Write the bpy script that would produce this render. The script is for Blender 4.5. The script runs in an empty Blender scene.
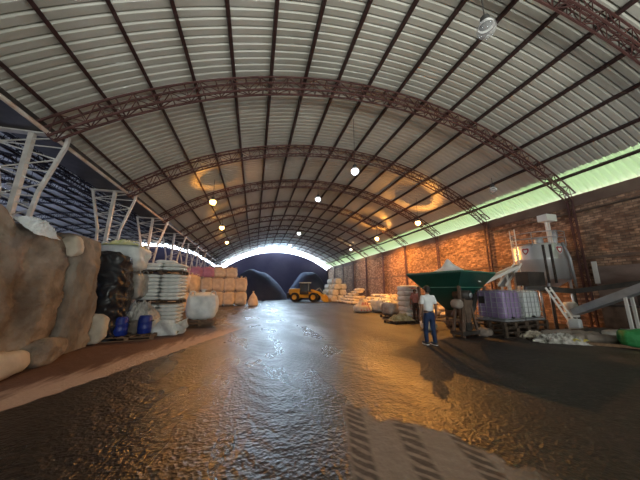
import bpy, bmesh, math, random
from mathutils import Vector, Matrix, noise
C = bpy.context.scene.collection
SC = bpy.context.scene
PI = math.pi
R = math.radians
random.seed(7)

# ------------------------------------------------------------------ camera, sky, light, exposure
cam_d = bpy.data.cameras.new('camera'); cam = bpy.data.objects.new('camera', cam_d); C.objects.link(cam)
cam_d.sensor_fit = 'HORIZONTAL'; cam_d.sensor_width = 36; cam_d.lens = 36*250/640
cam_d.clip_start = .05; cam_d.clip_end = 300
cam.location = (0, 0, 1.6)
cam.rotation_euler = (PI/2 + math.atan(50/250), 0, -R(14.5))
SC.camera = cam
SC.view_settings.view_transform = 'Standard'; SC.view_settings.look = 'None'
SC.view_settings.gamma = 1; SC.view_settings.use_curve_mapping = False
SC.view_settings.exposure = 0.3

W = bpy.data.worlds.new('sky'); SC.world = W; W.use_nodes = True
bg = W.node_tree.nodes['Background']; bg.inputs[0].default_value = (.78, .89, 1, 1); bg.inputs[1].default_value = 26.0

def area(name, loc, rot, sx, sy, power, col, spread=180):
    l = bpy.data.lights.new(name, 'AREA'); l.shape = 'RECTANGLE'; l.size = sx; l.size_y = sy
    l.energy = power; l.color = col; l.spread = R(spread)
    o = bpy.data.objects.new(name, l); C.objects.link(o); o.location = loc; o.rotation_euler = rot
    return o
# lamp added inside closed front wall for entrance daylight, aimed up at the roof
area('entrance_daylight_standin', (4.3, -6.6, 3.0), (PI/2+R(38), 0, 0), 15, 4.5, 1250, (.97, 1.0, .92), 130)
# added bluish fill lamp inside the closed left wall, lifting the dark side hall
area('side_hall_fill', (-26.5, 22, 2.2), (0, -R(115), 0), 3, 40, 900, (.55, .65, 1), 150)

# daylight coming in through the arc-shaped gap above the far wall
area('far_gap_daylight', (4.3, 49.9, 9.3), (-(PI/2-R(18)), 0, 0), 14, .6, 3400, (.55, .78, 1))
# ------------------------------------------------------------------ geometry helpers
class MB:
    def __init__(s): s.v = []; s.f = []; s.m = []; s.sm = []
    def add(s, vs, fs, smooth=False, mi=0):
        b = len(s.v); s.v += [tuple(v) for v in vs]
        for f in fs: s.f.append([i+b for i in f]); s.m.append(mi); s.sm.append(smooth)
    def box(s, c, d, M=None, mi=0):
        vs = [Vector((x*d[0]/2, y*d[1]/2, z*d[2]/2)) for x in (-1, 1) for y in (-1, 1) for z in (-1, 1)]
        if M is not None: vs = [M @ v for v in vs]
        c = Vector(c); vs = [v + c for v in vs]
        s.add(vs, [(0,1,3,2),(4,6,7,5),(0,4,5,1),(2,3,7,6),(0,2,6,4),(1,5,7,3)], False, mi)
    def bar(s, a, b, w, h=None, mi=0, up=(0,0,1)):
        a = Vector(a); b = Vector(b); h = h or w; d = b-a; L = d.length
        if L < 1e-5: return
        y = d/L; u = Vector(up)
        if abs(y.dot(u)) > .98: u = Vector((1,0,0))
        x = y.cross(u).normalized(); z = x.cross(y)
        M = Matrix((x, y, z)).transposed()
        s.box((a+b)/2, (w, L, h), M, mi)
    def tube(s, pts, r, n=8, mi=0, caps=True):
        pts = [Vector(p) for p in pts]; rr = r if isinstance(r, (list, tuple)) else [r]*len(pts)
        vs = []; fs = []; prev = None
        for i, p in enumerate(pts):
            t = (pts[min(i+1, len(pts)-1)] - pts[max(i-1, 0)]).normalized()
            u = prev if prev is not None else (Vector((0,0,1)) if abs(t.z) < .9 else Vector((1,0,0)))
            x = t.cross(u)
            if x.length < 1e-4: x = t.cross(Vector((0,1,0)))
            x.normalize(); y = x.cross(t).normalized(); prev = y
            for k in range(n):
                a = 2*PI*k/n; vs.append(p + (x*math.cos(a)+y*math.sin(a))*rr[i])
        for i in range(len(pts)-1):
            for k in range(n):
                fs.append((i*n+k, i*n+(k+1)%n, (i+1)*n+(k+1)%n, (i+1)*n+k))
        if caps: fs.append(tuple(range(n))[::-1]); fs.append(tuple((len(pts)-1)*n+k for k in range(n)))
        s.add(vs, fs, True, mi)
    def lathe(s, prof, c=(0,0,0), n=24, mi=0, M=None):
        vs = []; fs = []; c = Vector(c)
        for (r, z) in prof:
            for k in range(n):
                a = 2*PI*k/n; v = Vector((r*math.cos(a), r*math.sin(a), z))
                if M is not None: v = M @ v
                vs.append(v+c)
        for i in range(len(prof)-1):
            for k in range(n):
                fs.append((i*n+k, i*n+(k+1)%n, (i+1)*n+(k+1)%n, (i+1)*n+k))
        s.add(vs, fs, True, mi)
    def grid(s, fn, nu, nv, mi=0, smooth=True, closed_u=False):
        vs = [fn(i/nu, j/nv) for i in range(nu+1) for j in range(nv+1)]
        fs = [(i*(nv+1)+j, (i+1)*(nv+1)+j, (i+1)*(nv+1)+j+1, i*(nv+1)+j+1) for i in range(nu) for j in range(nv)]
        s.add(vs, fs, smooth, mi)
    def blob(s, c, d, n=10, k=4, amp=.03, fr=2, seed=0, M=None, mi=0, post=None):
        """rounded, lumpy cushion shape"""
        bm = bmesh.new(); bmesh.ops.create_cube(bm, size=2)
        bmesh.ops.subdivide_edges(bm, edges=bm.edges[:], cuts=n-1, use_grid_fill=True)
        vs = []
        for v in bm.verts:
            p = v.co.copy()
            nn = (abs(p.x)**k+abs(p.y)**k+abs(p.z)**k)**(1/k)
            p = p/nn
            q = Vector((p.x*d[0]/2, p.y*d[1]/2, p.z*d[2]/2))
            o = noise.noise(q*fr + Vector((seed*7.3, seed*3.1, seed*1.7)))
            o2 = noise.noise(q*fr*3.1 + Vector((seed*2.3, seed*5.1, seed)))
            q += p.normalized()*(o*amp+o2*amp*.45)
            if post: q = post(q)
            if M is not None: q = M @ q
            v.co = q + Vector(c)
            vs.append(v.co.copy())
        bm.verts.index_update()
        s.add(vs, [[v.index for v in f.verts] for f in bm.faces], True, mi); bm.free()
    def build(s, name, mat, parent=None, loc=(0,0,0), rz=0):
        me = bpy.data.meshes.new(name); me.from_pydata(s.v, [], s.f)
        mats = mat if isinstance(mat, (list, tuple)) else [mat]
        for m in mats: me.materials.append(m)
        me.polygons.foreach_set('material_index', s.m); me.polygons.foreach_set('use_smooth', s.sm)
        bm = bmesh.new(); bm.from_mesh(me); bmesh.ops.recalc_face_normals(bm, faces=bm.faces); bm.to_mesh(me); bm.free()
        me.update()
        o = bpy.data.objects.new(name, me); C.objects.link(o)
        o.location = loc; o.rotation_euler = (0, 0, rz)
        if parent: o.parent = parent
        return o

def tag(o, label, cat, group=None, kind=None):
    o['label'] = label; o['category'] = cat
    if group: o['group'] = group
    if kind: o['kind'] = kind
    return o
def thing(name, label, cat, loc=(0,0,0), rz=0, group=None):
    o = bpy.data.objects.new(name, None); C.objects.link(o); o.empty_display_size = .1
    o.location = loc; o.rotation_euler = (0, 0, rz)
    return tag(o, label, cat, group)
def struct(o): o['kind'] = 'structure'; return o
def dup(root, loc=None, rz=None, label=None, group=None, rot=None):
    r = root.copy(); C.objects.link(r)
    if loc is not None: r.location = loc
    if rz is not None: r.rotation_euler = (0, 0, rz)
    if rot is not None: r.rotation_euler = rot
    if label: r['label'] = label
    if group: r['group'] = group
    for ch in list(root.children):
        c = ch.copy(); C.objects.link(c); c.parent = r
        for g in list(ch.children):
            d = g.copy(); C.objects.link(d); d.parent = c
    return r

# ------------------------------------------------------------------ materials
def newmat(name):
    m = bpy.data.materials.new(name); m.use_nodes = True
    return m, m.node_tree.nodes, m.node_tree.links, m.node_tree.nodes['Principled BSDF']
def mat(name, c1, c2=None, rough=.7, metal=0, scale=3, bump=0, bscale=None, detail=4, stretch=(1,1,1), spec=.5, bd=.03, trans=None, alpha=1):
    m, N, L, b = newmat(name)
    b.inputs['Roughness'].default_value = rough; b.inputs['Metallic'].default_value = metal
    b.inputs['Specular IOR Level'].default_value = spec
    b.inputs['Base Color'].default_value = (*c1, 1)
    if alpha < 1: b.inputs['Alpha'].default_value = alpha
    tc = N.new('ShaderNodeTexCoord'); mp = N.new('ShaderNodeMapping'); mp.inputs['Scale'].default_value = stretch
    L.new(tc.outputs['Object'], mp.inputs[0])
    if c2:
        n = N.new('ShaderNodeTexNoise'); n.inputs['Scale'].default_value = scale; n.inputs['Detail'].default_value = detail
        L.new(mp.outputs[0], n.inputs['Vector'])
        r = N.new('ShaderNodeValToRGB'); r.color_ramp.elements[0].position = .35; r.color_ramp.elements[1].position = .65
        r.color_ramp.elements[0].color = (*c1, 1); r.color_ramp.elements[1].color = (*c2, 1)
        L.new(n.outputs[0], r.inputs[0]); L.new(r.outputs[0], b.inputs['Base Color'])
    if bump:
        n2 = N.new('ShaderNodeTexNoise'); n2.inputs['Scale'].default_value = bscale or scale*4; n2.inputs['Detail'].default_value = 3
        L.new(mp.outputs[0], n2.inputs['Vector'])
        bp = N.new('ShaderNodeBump'); bp.inputs['Strength'].default_value = bump; bp.inputs['Distance'].default_value = bd
        L.new(n2.outputs[0], bp.inputs['Height']); L.new(bp.outputs[0], b.inputs['Normal'])
    return m
def emis(name, col, st):
    m, N, L, b = newmat(name)
    b.inputs['Base Color'].default_value = (*col, 1); b.inputs['Emission Color'].default_value = (*col, 1)
    b.inputs['Emission Strength'].default_value = st
    return m

M_roof = mat('galvanised_sheet', (.42,.41,.36), (.52,.51,.46), rough=.5, metal=.15, scale=.6, stretch=(1,.4,1))
M_maroon = mat('maroon_paint', (.075,.030,.027), (.11,.047,.042), rough=.6, scale=3)
M_maroon_d = mat('dark_purlin_paint', (.030,.013,.013), (.045,.018,.017), rough=.6, scale=3)
M_white = mat('white_steel_paint', (.55,.52,.48), (.72,.70,.66), rough=.5, scale=4)
M_rustywhite = mat('weathered_white_paint', (.42,.27,.19), (.62,.55,.48), rough=.6, scale=3)
M_steel = mat('stainless_steel', (.62,.64,.68), (.78,.8,.84), rough=.33, metal=.75, scale=1.5, stretch=(1,1,.3))
M_grey = mat('grey_steel', (.30,.32,.35), (.42,.44,.47), rough=.45, metal=.4, scale=3)
M_dark = mat('dark_machine_steel', (.03,.027,.025), (.06,.05,.045), rough=.5, scale=4)
M_brown = mat('rusty_brown_steel', (.09,.06,.045), (.17,.115,.085), rough=.7, scale=4, bump=.3)
M_green = mat('green_enamel', (.004,.052,.037), (.006,.068,.048), rough=.35, scale=2)
M_white_heap = mat('white_fertiliser', (.72,.72,.7), (.85,.85,.84), rough=.9, scale=8, bump=.5, bscale=40)
M_burlap = mat('brown_dusty_tarp', (.14,.112,.09), (.37,.32,.27), rough=.85, scale=1.6, bump=.9, bscale=4, detail=8, bd=.1)
M_burlap2 = mat('grey_brown_tarp', (.17,.145,.12), (.36,.315,.265), rough=.85, scale=1.6, bump=.9, bscale=5, detail=8, bd=.08, stretch=(1,1,.5))
M_pale = mat('dusty_white_bag', (.48,.43,.35), (.62,.56,.47), rough=.75, scale=3, bump=.4, bscale=9)
M_sheet = mat('white_plastic_sheet', (.68,.74,.78), (.85,.88,.9), rough=.35, scale=4, bump=.5, bscale=8)
M_black = mat('black_plastic_tarp', (.012,.014,.018), (.03,.033,.04), rough=.32, scale=3, bump=.8, bscale=4)
M_blue = mat('blue_plastic', (.01,.03,.22), (.015,.04,.3), rough=.35, scale=3)
M_wood = mat('pallet_wood', (.17,.10,.06), (.28,.18,.11), rough=.85, scale=6, bump=.3, stretch=(1,4,4))
M_wood_d = mat('dark_pallet_wood', (.05,.035,.025), (.10,.07,.05), rough=.85, scale=6, bump=.3)
M_sackw = mat('white_woven_sack', (.58,.62,.62), (.74,.77,.76), rough=.6, scale=4, bump=.3, bscale=20)
M_bulk = mat('white_bulk_bag', (.55,.60,.62), (.72,.76,.77), rough=.6, scale=3, bump=.45, bscale=9)
M_cream = mat('cream_bulk_bag', (.62,.5,.38), (.78,.66,.52), rough=.7, scale=3, bump=.4, bscale=8)
M_pink = mat('pink_bulk_bag', (.5,.22,.38), (.6,.3,.45), rough=.7, scale=3, bump=.4, bscale=8)
M_sackc = mat('cream_sack', (.58,.5,.4), (.75,.68,.57), rough=.7, scale=3, bump=.3, bscale=14)
M_yel = mat('yellow_plastic', (.75,.62,.08), (.8,.7,.2), rough=.45, scale=5)
M_ylw_cloth = mat('yellow_green_plastic', (.62,.65,.25), (.72,.74,.5), rough=.5, scale=4, bump=.5)
M_red = mat('red_ink', (.5,.05,.05), (.6,.1,.1), rough=.6)
M_cat = mat('yellow_machine_paint', (.60,.34,.03), (.7,.42,.05), rough=.45, scale=2)
M_rubber = mat('tyre_rubber', (.015,.015,.017), (.03,.03,.03), rough=.8, scale=8)
M_glassd = mat('dark_cab_glass', (.05,.07,.09), rough=.1)
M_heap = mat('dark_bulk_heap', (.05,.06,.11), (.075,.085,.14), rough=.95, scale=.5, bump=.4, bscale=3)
M_greysack = mat('grey_brown_sack', (.20,.165,.14), (.32,.27,.235), rough=.8, scale=3, bump=.4, bscale=9)
M_greypl = mat('grey_crumpled_plastic', (.28,.27,.25), (.5,.48,.45), rough=.4, scale=4, bump=.8, bscale=8)
M_purple = mat('purple_filled_tank', (.30,.22,.42), (.36,.27,.48), rough=.4, scale=1)
M_whitetank = mat('white_plastic_tank', (.62,.66,.7), (.72,.76,.78), rough=.4, scale=1)
M_gsack = mat('green_woven_sack', (.02,.22,.06), (.03,.3,.09), rough=.6, scale=4, bump=.5)
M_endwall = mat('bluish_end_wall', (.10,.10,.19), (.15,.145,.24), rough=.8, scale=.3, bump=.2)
M_conc = mat('concrete', (.22,.19,.17), (.30,.27,.24), rough=.85, scale=1)
M_ballast = mat('lamp_housing_grey', (.06,.06,.06), (.1,.1,.1), rough=.5)
M_ring = mat('lamp_ring_white', (.75,.75,.73), rough=.5)
M_skin = mat('skin', (.25,.13,.08), rough=.55)
M_hair = mat('black_hair', (.01,.008,.007), rough=.6)
M_shirt = mat('white_polo', (.72,.75,.78), (.8,.82,.84), rough=.8, scale=6, bump=.4, bscale=9)
M_jeans = mat('blue_denim', (.008,.02,.065), (.016,.036,.10), rough=.85, scale=6)
M_shirt2 = mat('faded_red_shirt', (.5,.2,.18), (.6,.32,.28), rough=.8, scale=4)
M_trous = mat('dark_trousers', (.05,.03,.025), (.08,.05,.04), rough=.85)
M_shoe = mat('dark_shoe', (.03,.03,.035), rough=.6)
M_sole = mat('white_sole', (.75,.75,.75), rough=.6)

# translucent eave sheets
def translucent():
    m, N, L, b = newmat('green_translucent_sheet')
    b.inputs['Base Color'].default_value = (.50,.51,.45,1); b.inputs['Roughness'].default_value = .6
    t = N.new('ShaderNodeBsdfTranslucent'); t.inputs[0].default_value = (.31,.43,.17,1)
    mx = N.new('ShaderNodeMixShader'); mx.inputs[0].default_value = .05
    L.new(b.outputs[0], mx.inputs[1]); L.new(t.outputs[0], mx.inputs[2])
    L.new(mx.outputs[0], N['Material Output'].inputs[0])
    return m
M_eave = translucent()

# brick
def brick():
    m, N, L, b = newmat('brick_wall')
    tc = N.new('ShaderNodeTexCoord'); sx = N.new('ShaderNodeSeparateXYZ'); cb = N.new('ShaderNodeCombineXYZ')
    L.new(tc.outputs['Object'], sx.inputs[0]); L.new(sx.outputs[1], cb.inputs[0]); L.new(sx.outputs[2], cb.inputs[1])
    br = N.new('ShaderNodeTexBrick'); L.new(cb.outputs[0], br.inputs['Vector'])
    br.inputs['Scale'].default_value = 1; br.inputs['Brick Width'].default_value = .27; br.inputs['Row Height'].default_value = .105
    br.inputs['Mortar Size'].default_value = .013; br.inputs['Mortar Smooth'].default_value = .3; br.inputs['Bias'].default_value = -.1
    br.inputs['Color1'].default_value = (.20,.105,.065,1); br.inputs['Color2'].default_value = (.52,.33,.22,1); br.inputs['Mortar'].default_value = (.17,.115,.085,1)
    n = N.new('ShaderNodeTexNoise'); n.inputs['Scale'].default_value = .6; n.inputs['Detail'].default_value = 6; L.new(cb.outputs[0], n.inputs['Vector'])
    n2 = N.new('ShaderNodeTexNoise'); n2.inputs['Scale'].default_value = 5; n2.inputs['Detail'].default_value = 2; L.new(cb.outputs[0], n2.inputs['Vector'])
    r = N.new('ShaderNodeMapRange'); r.inputs[1].default_value = .3; r.inputs[2].default_value = .7; r.inputs[3].default_value = .62; r.inputs[4].default_value = 1.25; L.new(n.outputs[0], r.inputs[0])
    r2 = N.new('ShaderNodeMapRange'); r2.inputs[1].default_value = .35; r2.inputs[2].default_value = .65; r2.inputs[3].default_value = .7; r2.inputs[4].default_value = 1.35; L.new(n2.outputs[0], r2.inputs[0])
    mu = N.new('ShaderNodeMath'); mu.operation = 'MULTIPLY'; L.new(r.outputs[0], mu.inputs[0]); L.new(r2.outputs[0], mu.inputs[1])
    vm = N.new('ShaderNodeVectorMath'); vm.operation = 'SCALE'; L.new(br.outputs[0], vm.inputs[0]); L.new(mu.outputs[0], vm.inputs['Scale'])
    L.new(vm.outputs[0], b.inputs['Base Color'])
    b.inputs['Roughness'].default_value = .85
    bp = N.new('ShaderNodeBump'); bp.inputs['Strength'].default_value = .6; bp.inputs['Distance'].default_value = .02; bp.invert = True
    L.new(br.outputs['Fac'], bp.inputs['Height']); L.new(bp.outputs[0], b.inputs['Normal'])
    return m
M_brick = brick()

# floor: wet dark ground, dusty strips, wheel tracks
def floor_mat():
    m, N, L, b = newmat('wet_trodden_floor')
    tc = N.new('ShaderNodeTexCoord'); sx = N.new('ShaderNodeSeparateXYZ'); L.new(tc.outputs['Object'], sx.inputs[0])
    X, Y = sx.outputs[0], sx.outputs[1]
    def mth(op, a, c=None, d=None, clamp=False):
        n = N.new('ShaderNodeMath'); n.operation = op; n.use_clamp = clamp
        for i, v in enumerate((a, c, d)):
            if v is None: continue
            if isinstance(v, (int, float)): n.inputs[i].default_value = v
            else: L.new(v, n.inputs[i])
        return n.outputs[0]
    def nz(scale, detail=4, st=(1,1,1), rot=0):
        mp = N.new('ShaderNodeMapping'); mp.inputs['Scale'].default_value = st; mp.inputs['Rotation'].default_value = (0,0,rot)
        L.new(tc.outputs['Object'], mp.inputs[0])
        n = N.new('ShaderNodeTexNoise'); n.inputs['Scale'].default_value = scale; n.inputs['Detail'].default_value = detail
        L.new(mp.outputs[0], n.inputs['Vector']); return n.outputs[0]
    def ss(v, lo, hi):
        n = N.new('ShaderNodeMapRange'); n.interpolation_type = 'SMOOTHSTEP'
        n.inputs[1].default_value = lo; n.inputs[2].default_value = hi; L.new(v, n.inputs[0]); return n.outputs[0]
    def mix(f, a, c):
        n = N.new('ShaderNodeMix'); n.data_type = 'RGBA'; L.new(f, n.inputs['Factor'])
        for i, v in ((6, a), (7, c)):
            if isinstance(v, tuple): n.inputs[i].default_value = (*v, 1)
            else: L.new(v, n.inputs[i])
        return n.outputs[2]
    n1 = nz(1.2); n2 = nz(9, 3); streak = nz(2.2, 4, (3.2,.5,1), R(22))
    # left dusty band, lying along a line X = -5.15 + .41 Y
    wob = mth('MULTIPLY', mth('SUBTRACT', n1, .5), .35)
    tw = mth('MULTIPLY', mth('SINE', mth('MULTIPLY', Y, 17.0)), .022)
    dL = mth('ADD', mth('ADD', mth('SUBTRACT', mth('ADD', mth('MULTIPLY', Y, .40), -5.05), X), mth('MULTIPLY', wob, .35)), tw)
    sL = ss(dL, -.02, .04)                      # 1 inside dirt (towards tarps)
    far = ss(Y, 9.5, 13.0)
    sL = mth('MULTIPLY', sL, mth('SUBTRACT', 1, far))
    band = mth('MULTIPLY', sL, mth('SUBTRACT', 1, ss(mth('ADD', dL, mth('MULTIPLY', mth('SUBTRACT', streak, .5), 1.5)), .45, 1.15)))
    # right dusty patch with tracks, dir (.27,1)
    lat = mth('SUBTRACT', X, mth('MULTIPLY', Y, .30))
    lat = mth('ADD', lat, mth('MULTIPLY', mth('SUBTRACT', n1, .5), .10))
    e1 = ss(lat, .16, .24); 
    topY = mth('ADD', mth('ADD', mth('MULTIPLY', lat, -.95), 4.05), mth('MULTIPLY', mth('SUBTRACT', nz(2.6,3), .5), 1.2))
    e2 = ss(mth('SUBTRACT', topY, Y), 0, .12)
    e3 = mth('SUBTRACT', 1, ss(mth('ADD', lat, mth('MULTIPLY', wob, .8)), 1.5, 2.3))
    tr = mth('FRACT', mth('MULTIPLY', mth('ADD', lat, -.17), 1.75))
    lane = mth('SUBTRACT', 1, mth('MULTIPLY', ss(mth('ABSOLUTE', mth('SUBTRACT', tr, .28)), .24, .12), .75))
    tread = ss(mth('SINE', mth('MULTIPLY', mth('ADD', Y, mth('ADD', mth('MULTIPLY', tr, .55), mth('MULTIPLY', n1, .25))), 46)), -.4, .9)
    lanes = mth('MAXIMUM', lane, mth('ADD', .28, mth('MULTIPLY', tread, mth('ADD', .25, mth('MULTIPLY', n2, .9)))))
    patch = mth('MULTIPLY', mth('MULTIPLY', e1, e2), e3)
    patchc = mth('MULTIPLY', mth('MULTIPLY', patch, lanes), mth('ADD', .6, mth('MULTIPLY', n2, .5)))
    # base
    base = mix(ss(n1, .35, .65), (.009,.0075,.0075), (.02,.0155,.0145))
    base = mix(ss(n2, .45, .75), base, (.042,.032,.027))
    brown = mix(streak, (.075,.036,.025), (.17,.085,.06))
    brown = mix(ss(n1,.3,.7), brown, (.12,.06,.042))
    col = mix(sL, base, brown)
    col = mix(mth('MULTIPLY', band, .9), col, (.55,.40,.31))
    # dusty dry verge near the walls
    verge = mth('MULTIPLY', ss(X, 7.0, 9.0), ss(n1, .3, .6))
    col = mix(mth('MULTIPLY', verge, .35), col, (.14,.10,.08))
    col = mix(patchc, col, (.30,.25,.21))
    L.new(col, b.inputs['Base Color'])
    dry = mth('MAXIMUM', mth('MULTIPLY', sL, .9), patch)
    dry = mth('MAXIMUM', dry, mth('MULTIPLY', ss(X, 1.9, 4.5), .65))
    wet = mth('ADD', mth('MULTIPLY', ss(nz(.7,3,(1.5,.5,1)), .35, .65), .16), .24)
    rg = N.new('ShaderNodeMix'); rg.data_type = 'FLOAT'; L.new(dry, rg.inputs[0]); L.new(wet, rg.inputs[2]); rg.inputs[3].default_value = .8
    L.new(rg.outputs[0], b.inputs['Roughness'])
    b.inputs['Specular IOR Level'].default_value = .5
    # relief : grit, tread marks
    v = N.new('ShaderNodeTexVoronoi'); v.inputs['Scale'].default_value = 24; 
    mpv = N.new('ShaderNodeMapping'); mpv.inputs['Scale'].default_value = (1,1,1); L.new(tc.outputs['Object'], mpv.inputs[0]); L.new(mpv.outputs[0], v.inputs['Vector'])
    lane2 = ss(mth('SINE', mth('MULTIPLY', mth('ADD', X, mth('MULTIPLY', n1, .5)), 3.1)), .1, .5)
    chev = mth('MULTIPLY', mth('SINE', mth('MULTIPLY', mth('ADD', Y, mth('ABSOLUTE', mth('MULTIPLY', mth('SINE', mth('MULTIPLY', X, 3.1)), .5))), 15)), lane2)
    h = mth('ADD', mth('MULTIPLY', nz(13,4), 1.0), mth('MULTIPLY', v.outputs[0], .35))
    h = mth('ADD', h, mth('MULTIPLY', chev, .16))
    h = mth('ADD', h, mth('MULTIPLY', nz(5,3,(1.8,.5,1)), .3))
    bp = N.new('ShaderNodeBump'); bp.inputs['Strength'].default_value = .8; bp.inputs['Distance'].default_value = .024
    L.new(h, bp.inputs['Height']); L.new(bp.outputs[0], b.inputs['Normal'])
    return m
M_floor = floor_mat()

# ------------------------------------------------------------------ shell
CX, CZ, RT = 4.3, -7.5, 17.1          # hall axis, arch circle centre height, top chord radius
CXL = -17.4
Y0, Y1 = -7.0, 50.0
HALF = math.asin(10.3/RT)
def arcp(a, r, cx=0.0): return (cx + r*math.sin(a), CZ + r*math.cos(a))

mb = MB(); mb.box((-5, 21.5, -.15), (62, 62, .3)); struct(mb.build('floor', M_floor))

def roof(cx, a0, a1, name, m, seg):
    mb = MB()
    prof = []; y = Y0
    while y < Y1:
        prof += [(y, 0), (y+.165, 0), (y+.17, .06), (y+.19, .06)]; y += .25
    rr = RT + .14
    n = seg
    rows = []
    vs = []
    for i in range(n+1):
        a = a0+(a1-a0)*i/n
        for (yy, h) in prof:
            x, z = arcp(a, rr+h, cx); vs.append((x, yy, z))
    k = len(prof)
    fs = [(i*k+j, (i+1)*k+j, (i+1)*k+j+1, i*k+j+1) for i in range(n) for j in range(k-1)]
    mb.add(vs, fs, False)
    return struct(mb.build(name, m))
A_GREEN = 9.85/RT
roof(CX, -HALF-.015, A_GREEN, 'ceiling', M_roof, 40)
roof(CX, A_GREEN, HALF+.02, 'ceiling', M_eave, 5)
mb = MB(); mb.box((26, 21.5, -.1), (22, 80, .1)); struct(mb.build('ground', mat('grass_outside', (.33,.375,.27), (.38,.42,.31), rough=.9)))
roof(CXL, -HALF-.01, HALF+.01, 'ceiling', M_roof, 30)

# right brick wall, top band, far wall, left far wall, side walls
mb = MB(); mb.box((14.6, 21.5, 2.75), (.3, 57, 5.5)); struct(mb.build('wall_right', M_brick))
mb = MB(); mb.box((14.56, 21.5, 5.72), (.36, 57, .48)); struct(mb.build('trim_1', mat('ring_beam', (.15,.095,.075), (.22,.15,.12), rough=.85, scale=1)))
mb = MB(); mb.box((14.43, 21.5, 3.02), (.06, 57, .10)); struct(mb.build('trim_2', mat('tie_band', (.15,.10,.08), (.20,.14,.11), rough=.85, scale=1)))
mb = MB(); mb.box((14.42, 4.5, 1.3), (.05, 6.3, 2.6)); struct(mb.build('trim_3', mat('worn_render', (.17,.125,.11), (.26,.20,.18), rough=.9, scale=1.2, bump=.3, stretch=(1,1,3))))
def gable(cx, y, gap, name, m, x0=-10.3, x1=10.3):
    n = 40; vs = []; 
    for i in range(n+1):
        x = x0 + (x1-x0)*i/n
        z = CZ + math.sqrt((RT-gap)**2 - x*x)
        for yy in (y, y+.2):
            vs += [(cx+x, yy, -.1), (cx+x, yy, z)]
    fs = []
    for i in range(n):
        a = i*4; b2 = (i+1)*4
        fs += [(a, b2, b2+1, a+1), (a+2, a+3, b2+3, b2+2), (a+1, b2+1, b2+3, a+3)]
    mb = MB(); mb.add(vs, fs); return struct(mb.build(name, m))
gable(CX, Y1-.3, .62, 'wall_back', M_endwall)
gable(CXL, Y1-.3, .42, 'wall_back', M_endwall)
mb = MB(); mb.box((-27.9, 21.5, 3), (.3, 57, 6.2)); struct(mb.build('wall_left', M_conc))
mb = MB()
mb.box((-28.2+10.6, Y0, 4.8), (22, .2, 10)); mb.box((4.3, Y0, 5), (21, .2, 10.4)); struct(mb.build('wall_front', M_conc))
mb = MB(); mb.box((-6.55, Y1-.2, 3), (1.4, .2, 6.0)); struct(mb.build('wall_back', M_endwall))
# valley gutter between both roofs
mb = MB()
mb.box((-6.55, 21.5, 6.12), (1.05, 57, .05)); mb.box((-6.05, 21.5, 6.2), (.05, 57, .2)); mb.box((-7.05, 21.5, 6.2), (.05, 57, .2))
struct(mb.build('trim_4', M_dark))
mb = MB(); mb.tube([(-5.72, -6.9, 5.86), (-5.72, 49.5, 5.86)], .055, 8)
o = mb.build('water_pipe', M_rustywhite); tag(o, 'long pale pipe running along the white column heads on the left', 'pipe')
mb = MB(); mb.tube([(14.3, -6.9, 5.15), (14.3, 12, 5.15)], .04, 8)
o = mb.build('wall_conduit', M_brown); tag(o, 'thin dark pipe fixed under the top beam of the brick wall', 'pipe')

# ------------------------------------------------------------------ lattice arches
def make_arch(label, m, width=.26):
    t = thing('roof_arch', label, 'roof arch', (CX, 0, 0))
    n = 44; D = .52
    def P(i, r, w): x, z = arcp(-HALF+2*HALF*i/n, r); return Vector((x, w, z))
    for nm, r in (('top_chord', RT-.03), ('bottom_chord', RT-D)):
        mb = MB()
        for w in (-width/2, width/2):
            for i in range(n): mb.bar(P(i, r, w), P(i+1, r, w), .045, .055)
        for i in range(n+1): mb.bar(P(i, r, -width/2), P(i, r, width/2), .03)
        mb.build(nm, m, t)
    mb = MB()
    for w in (-width/2, width/2):
        for i in range(n):
            a, b2 = (RT-.04, RT-D+.02) if i % 2 else (RT-D+.02, RT-.04)
            mb.bar(P(i, a, w), P(i+1, b2, w), .022)
            mb.bar(P(i, RT-.04, w), P(i, RT-D+.02, w), .02)
    for i in range(n):
        s = 1 if i % 2 else -1
        mb.bar(P(i, RT-D, -s*width/2), P(i+1, RT-D, s*width/2), .024)
    mb.build('lacing', m, t)
    return t
ordn = ['nearest', 'second', 'third', 'fourth', 'fifth', 'sixth', 'seventh', 'eighth', 'ninth', 'tenth', 'eleventh']
YS = [3.4+4.55*i for i in range(11)]
arch = make_arch('maroon lattice roof arch crossing the upper right corner, nearest the camera', M_maroon)
arch.location = (CX, YS[0], 0)
for i, y in enumerate(YS[1:], 1):
    dup(arch, (CX, y, 0), label='maroon lattice roof arch spanning the main hall, %s from the camera' % ordn[i])
dup(arch, (CX, YS[0]-4.55, 0), label='maroon lattice roof arch over the entrance behind the camera')
arch_s = make_arch('dark lattice roof arch of the side hall on the left, nearest from the camera', mat('side_arch_dimmed', (.03,.028,.04), (.045,.04,.055), rough=.7))  # arch colour darkened, baking the dimness of the side hall into it
arch_s.location = (CXL, YS[0], 0)
for i, y in enumerate(YS[1:], 1):
    dup(arch_s, (CXL, y, 0), label='dark lattice roof arch of the side hall on the left, %s from the camera' % ordn[i])

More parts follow.
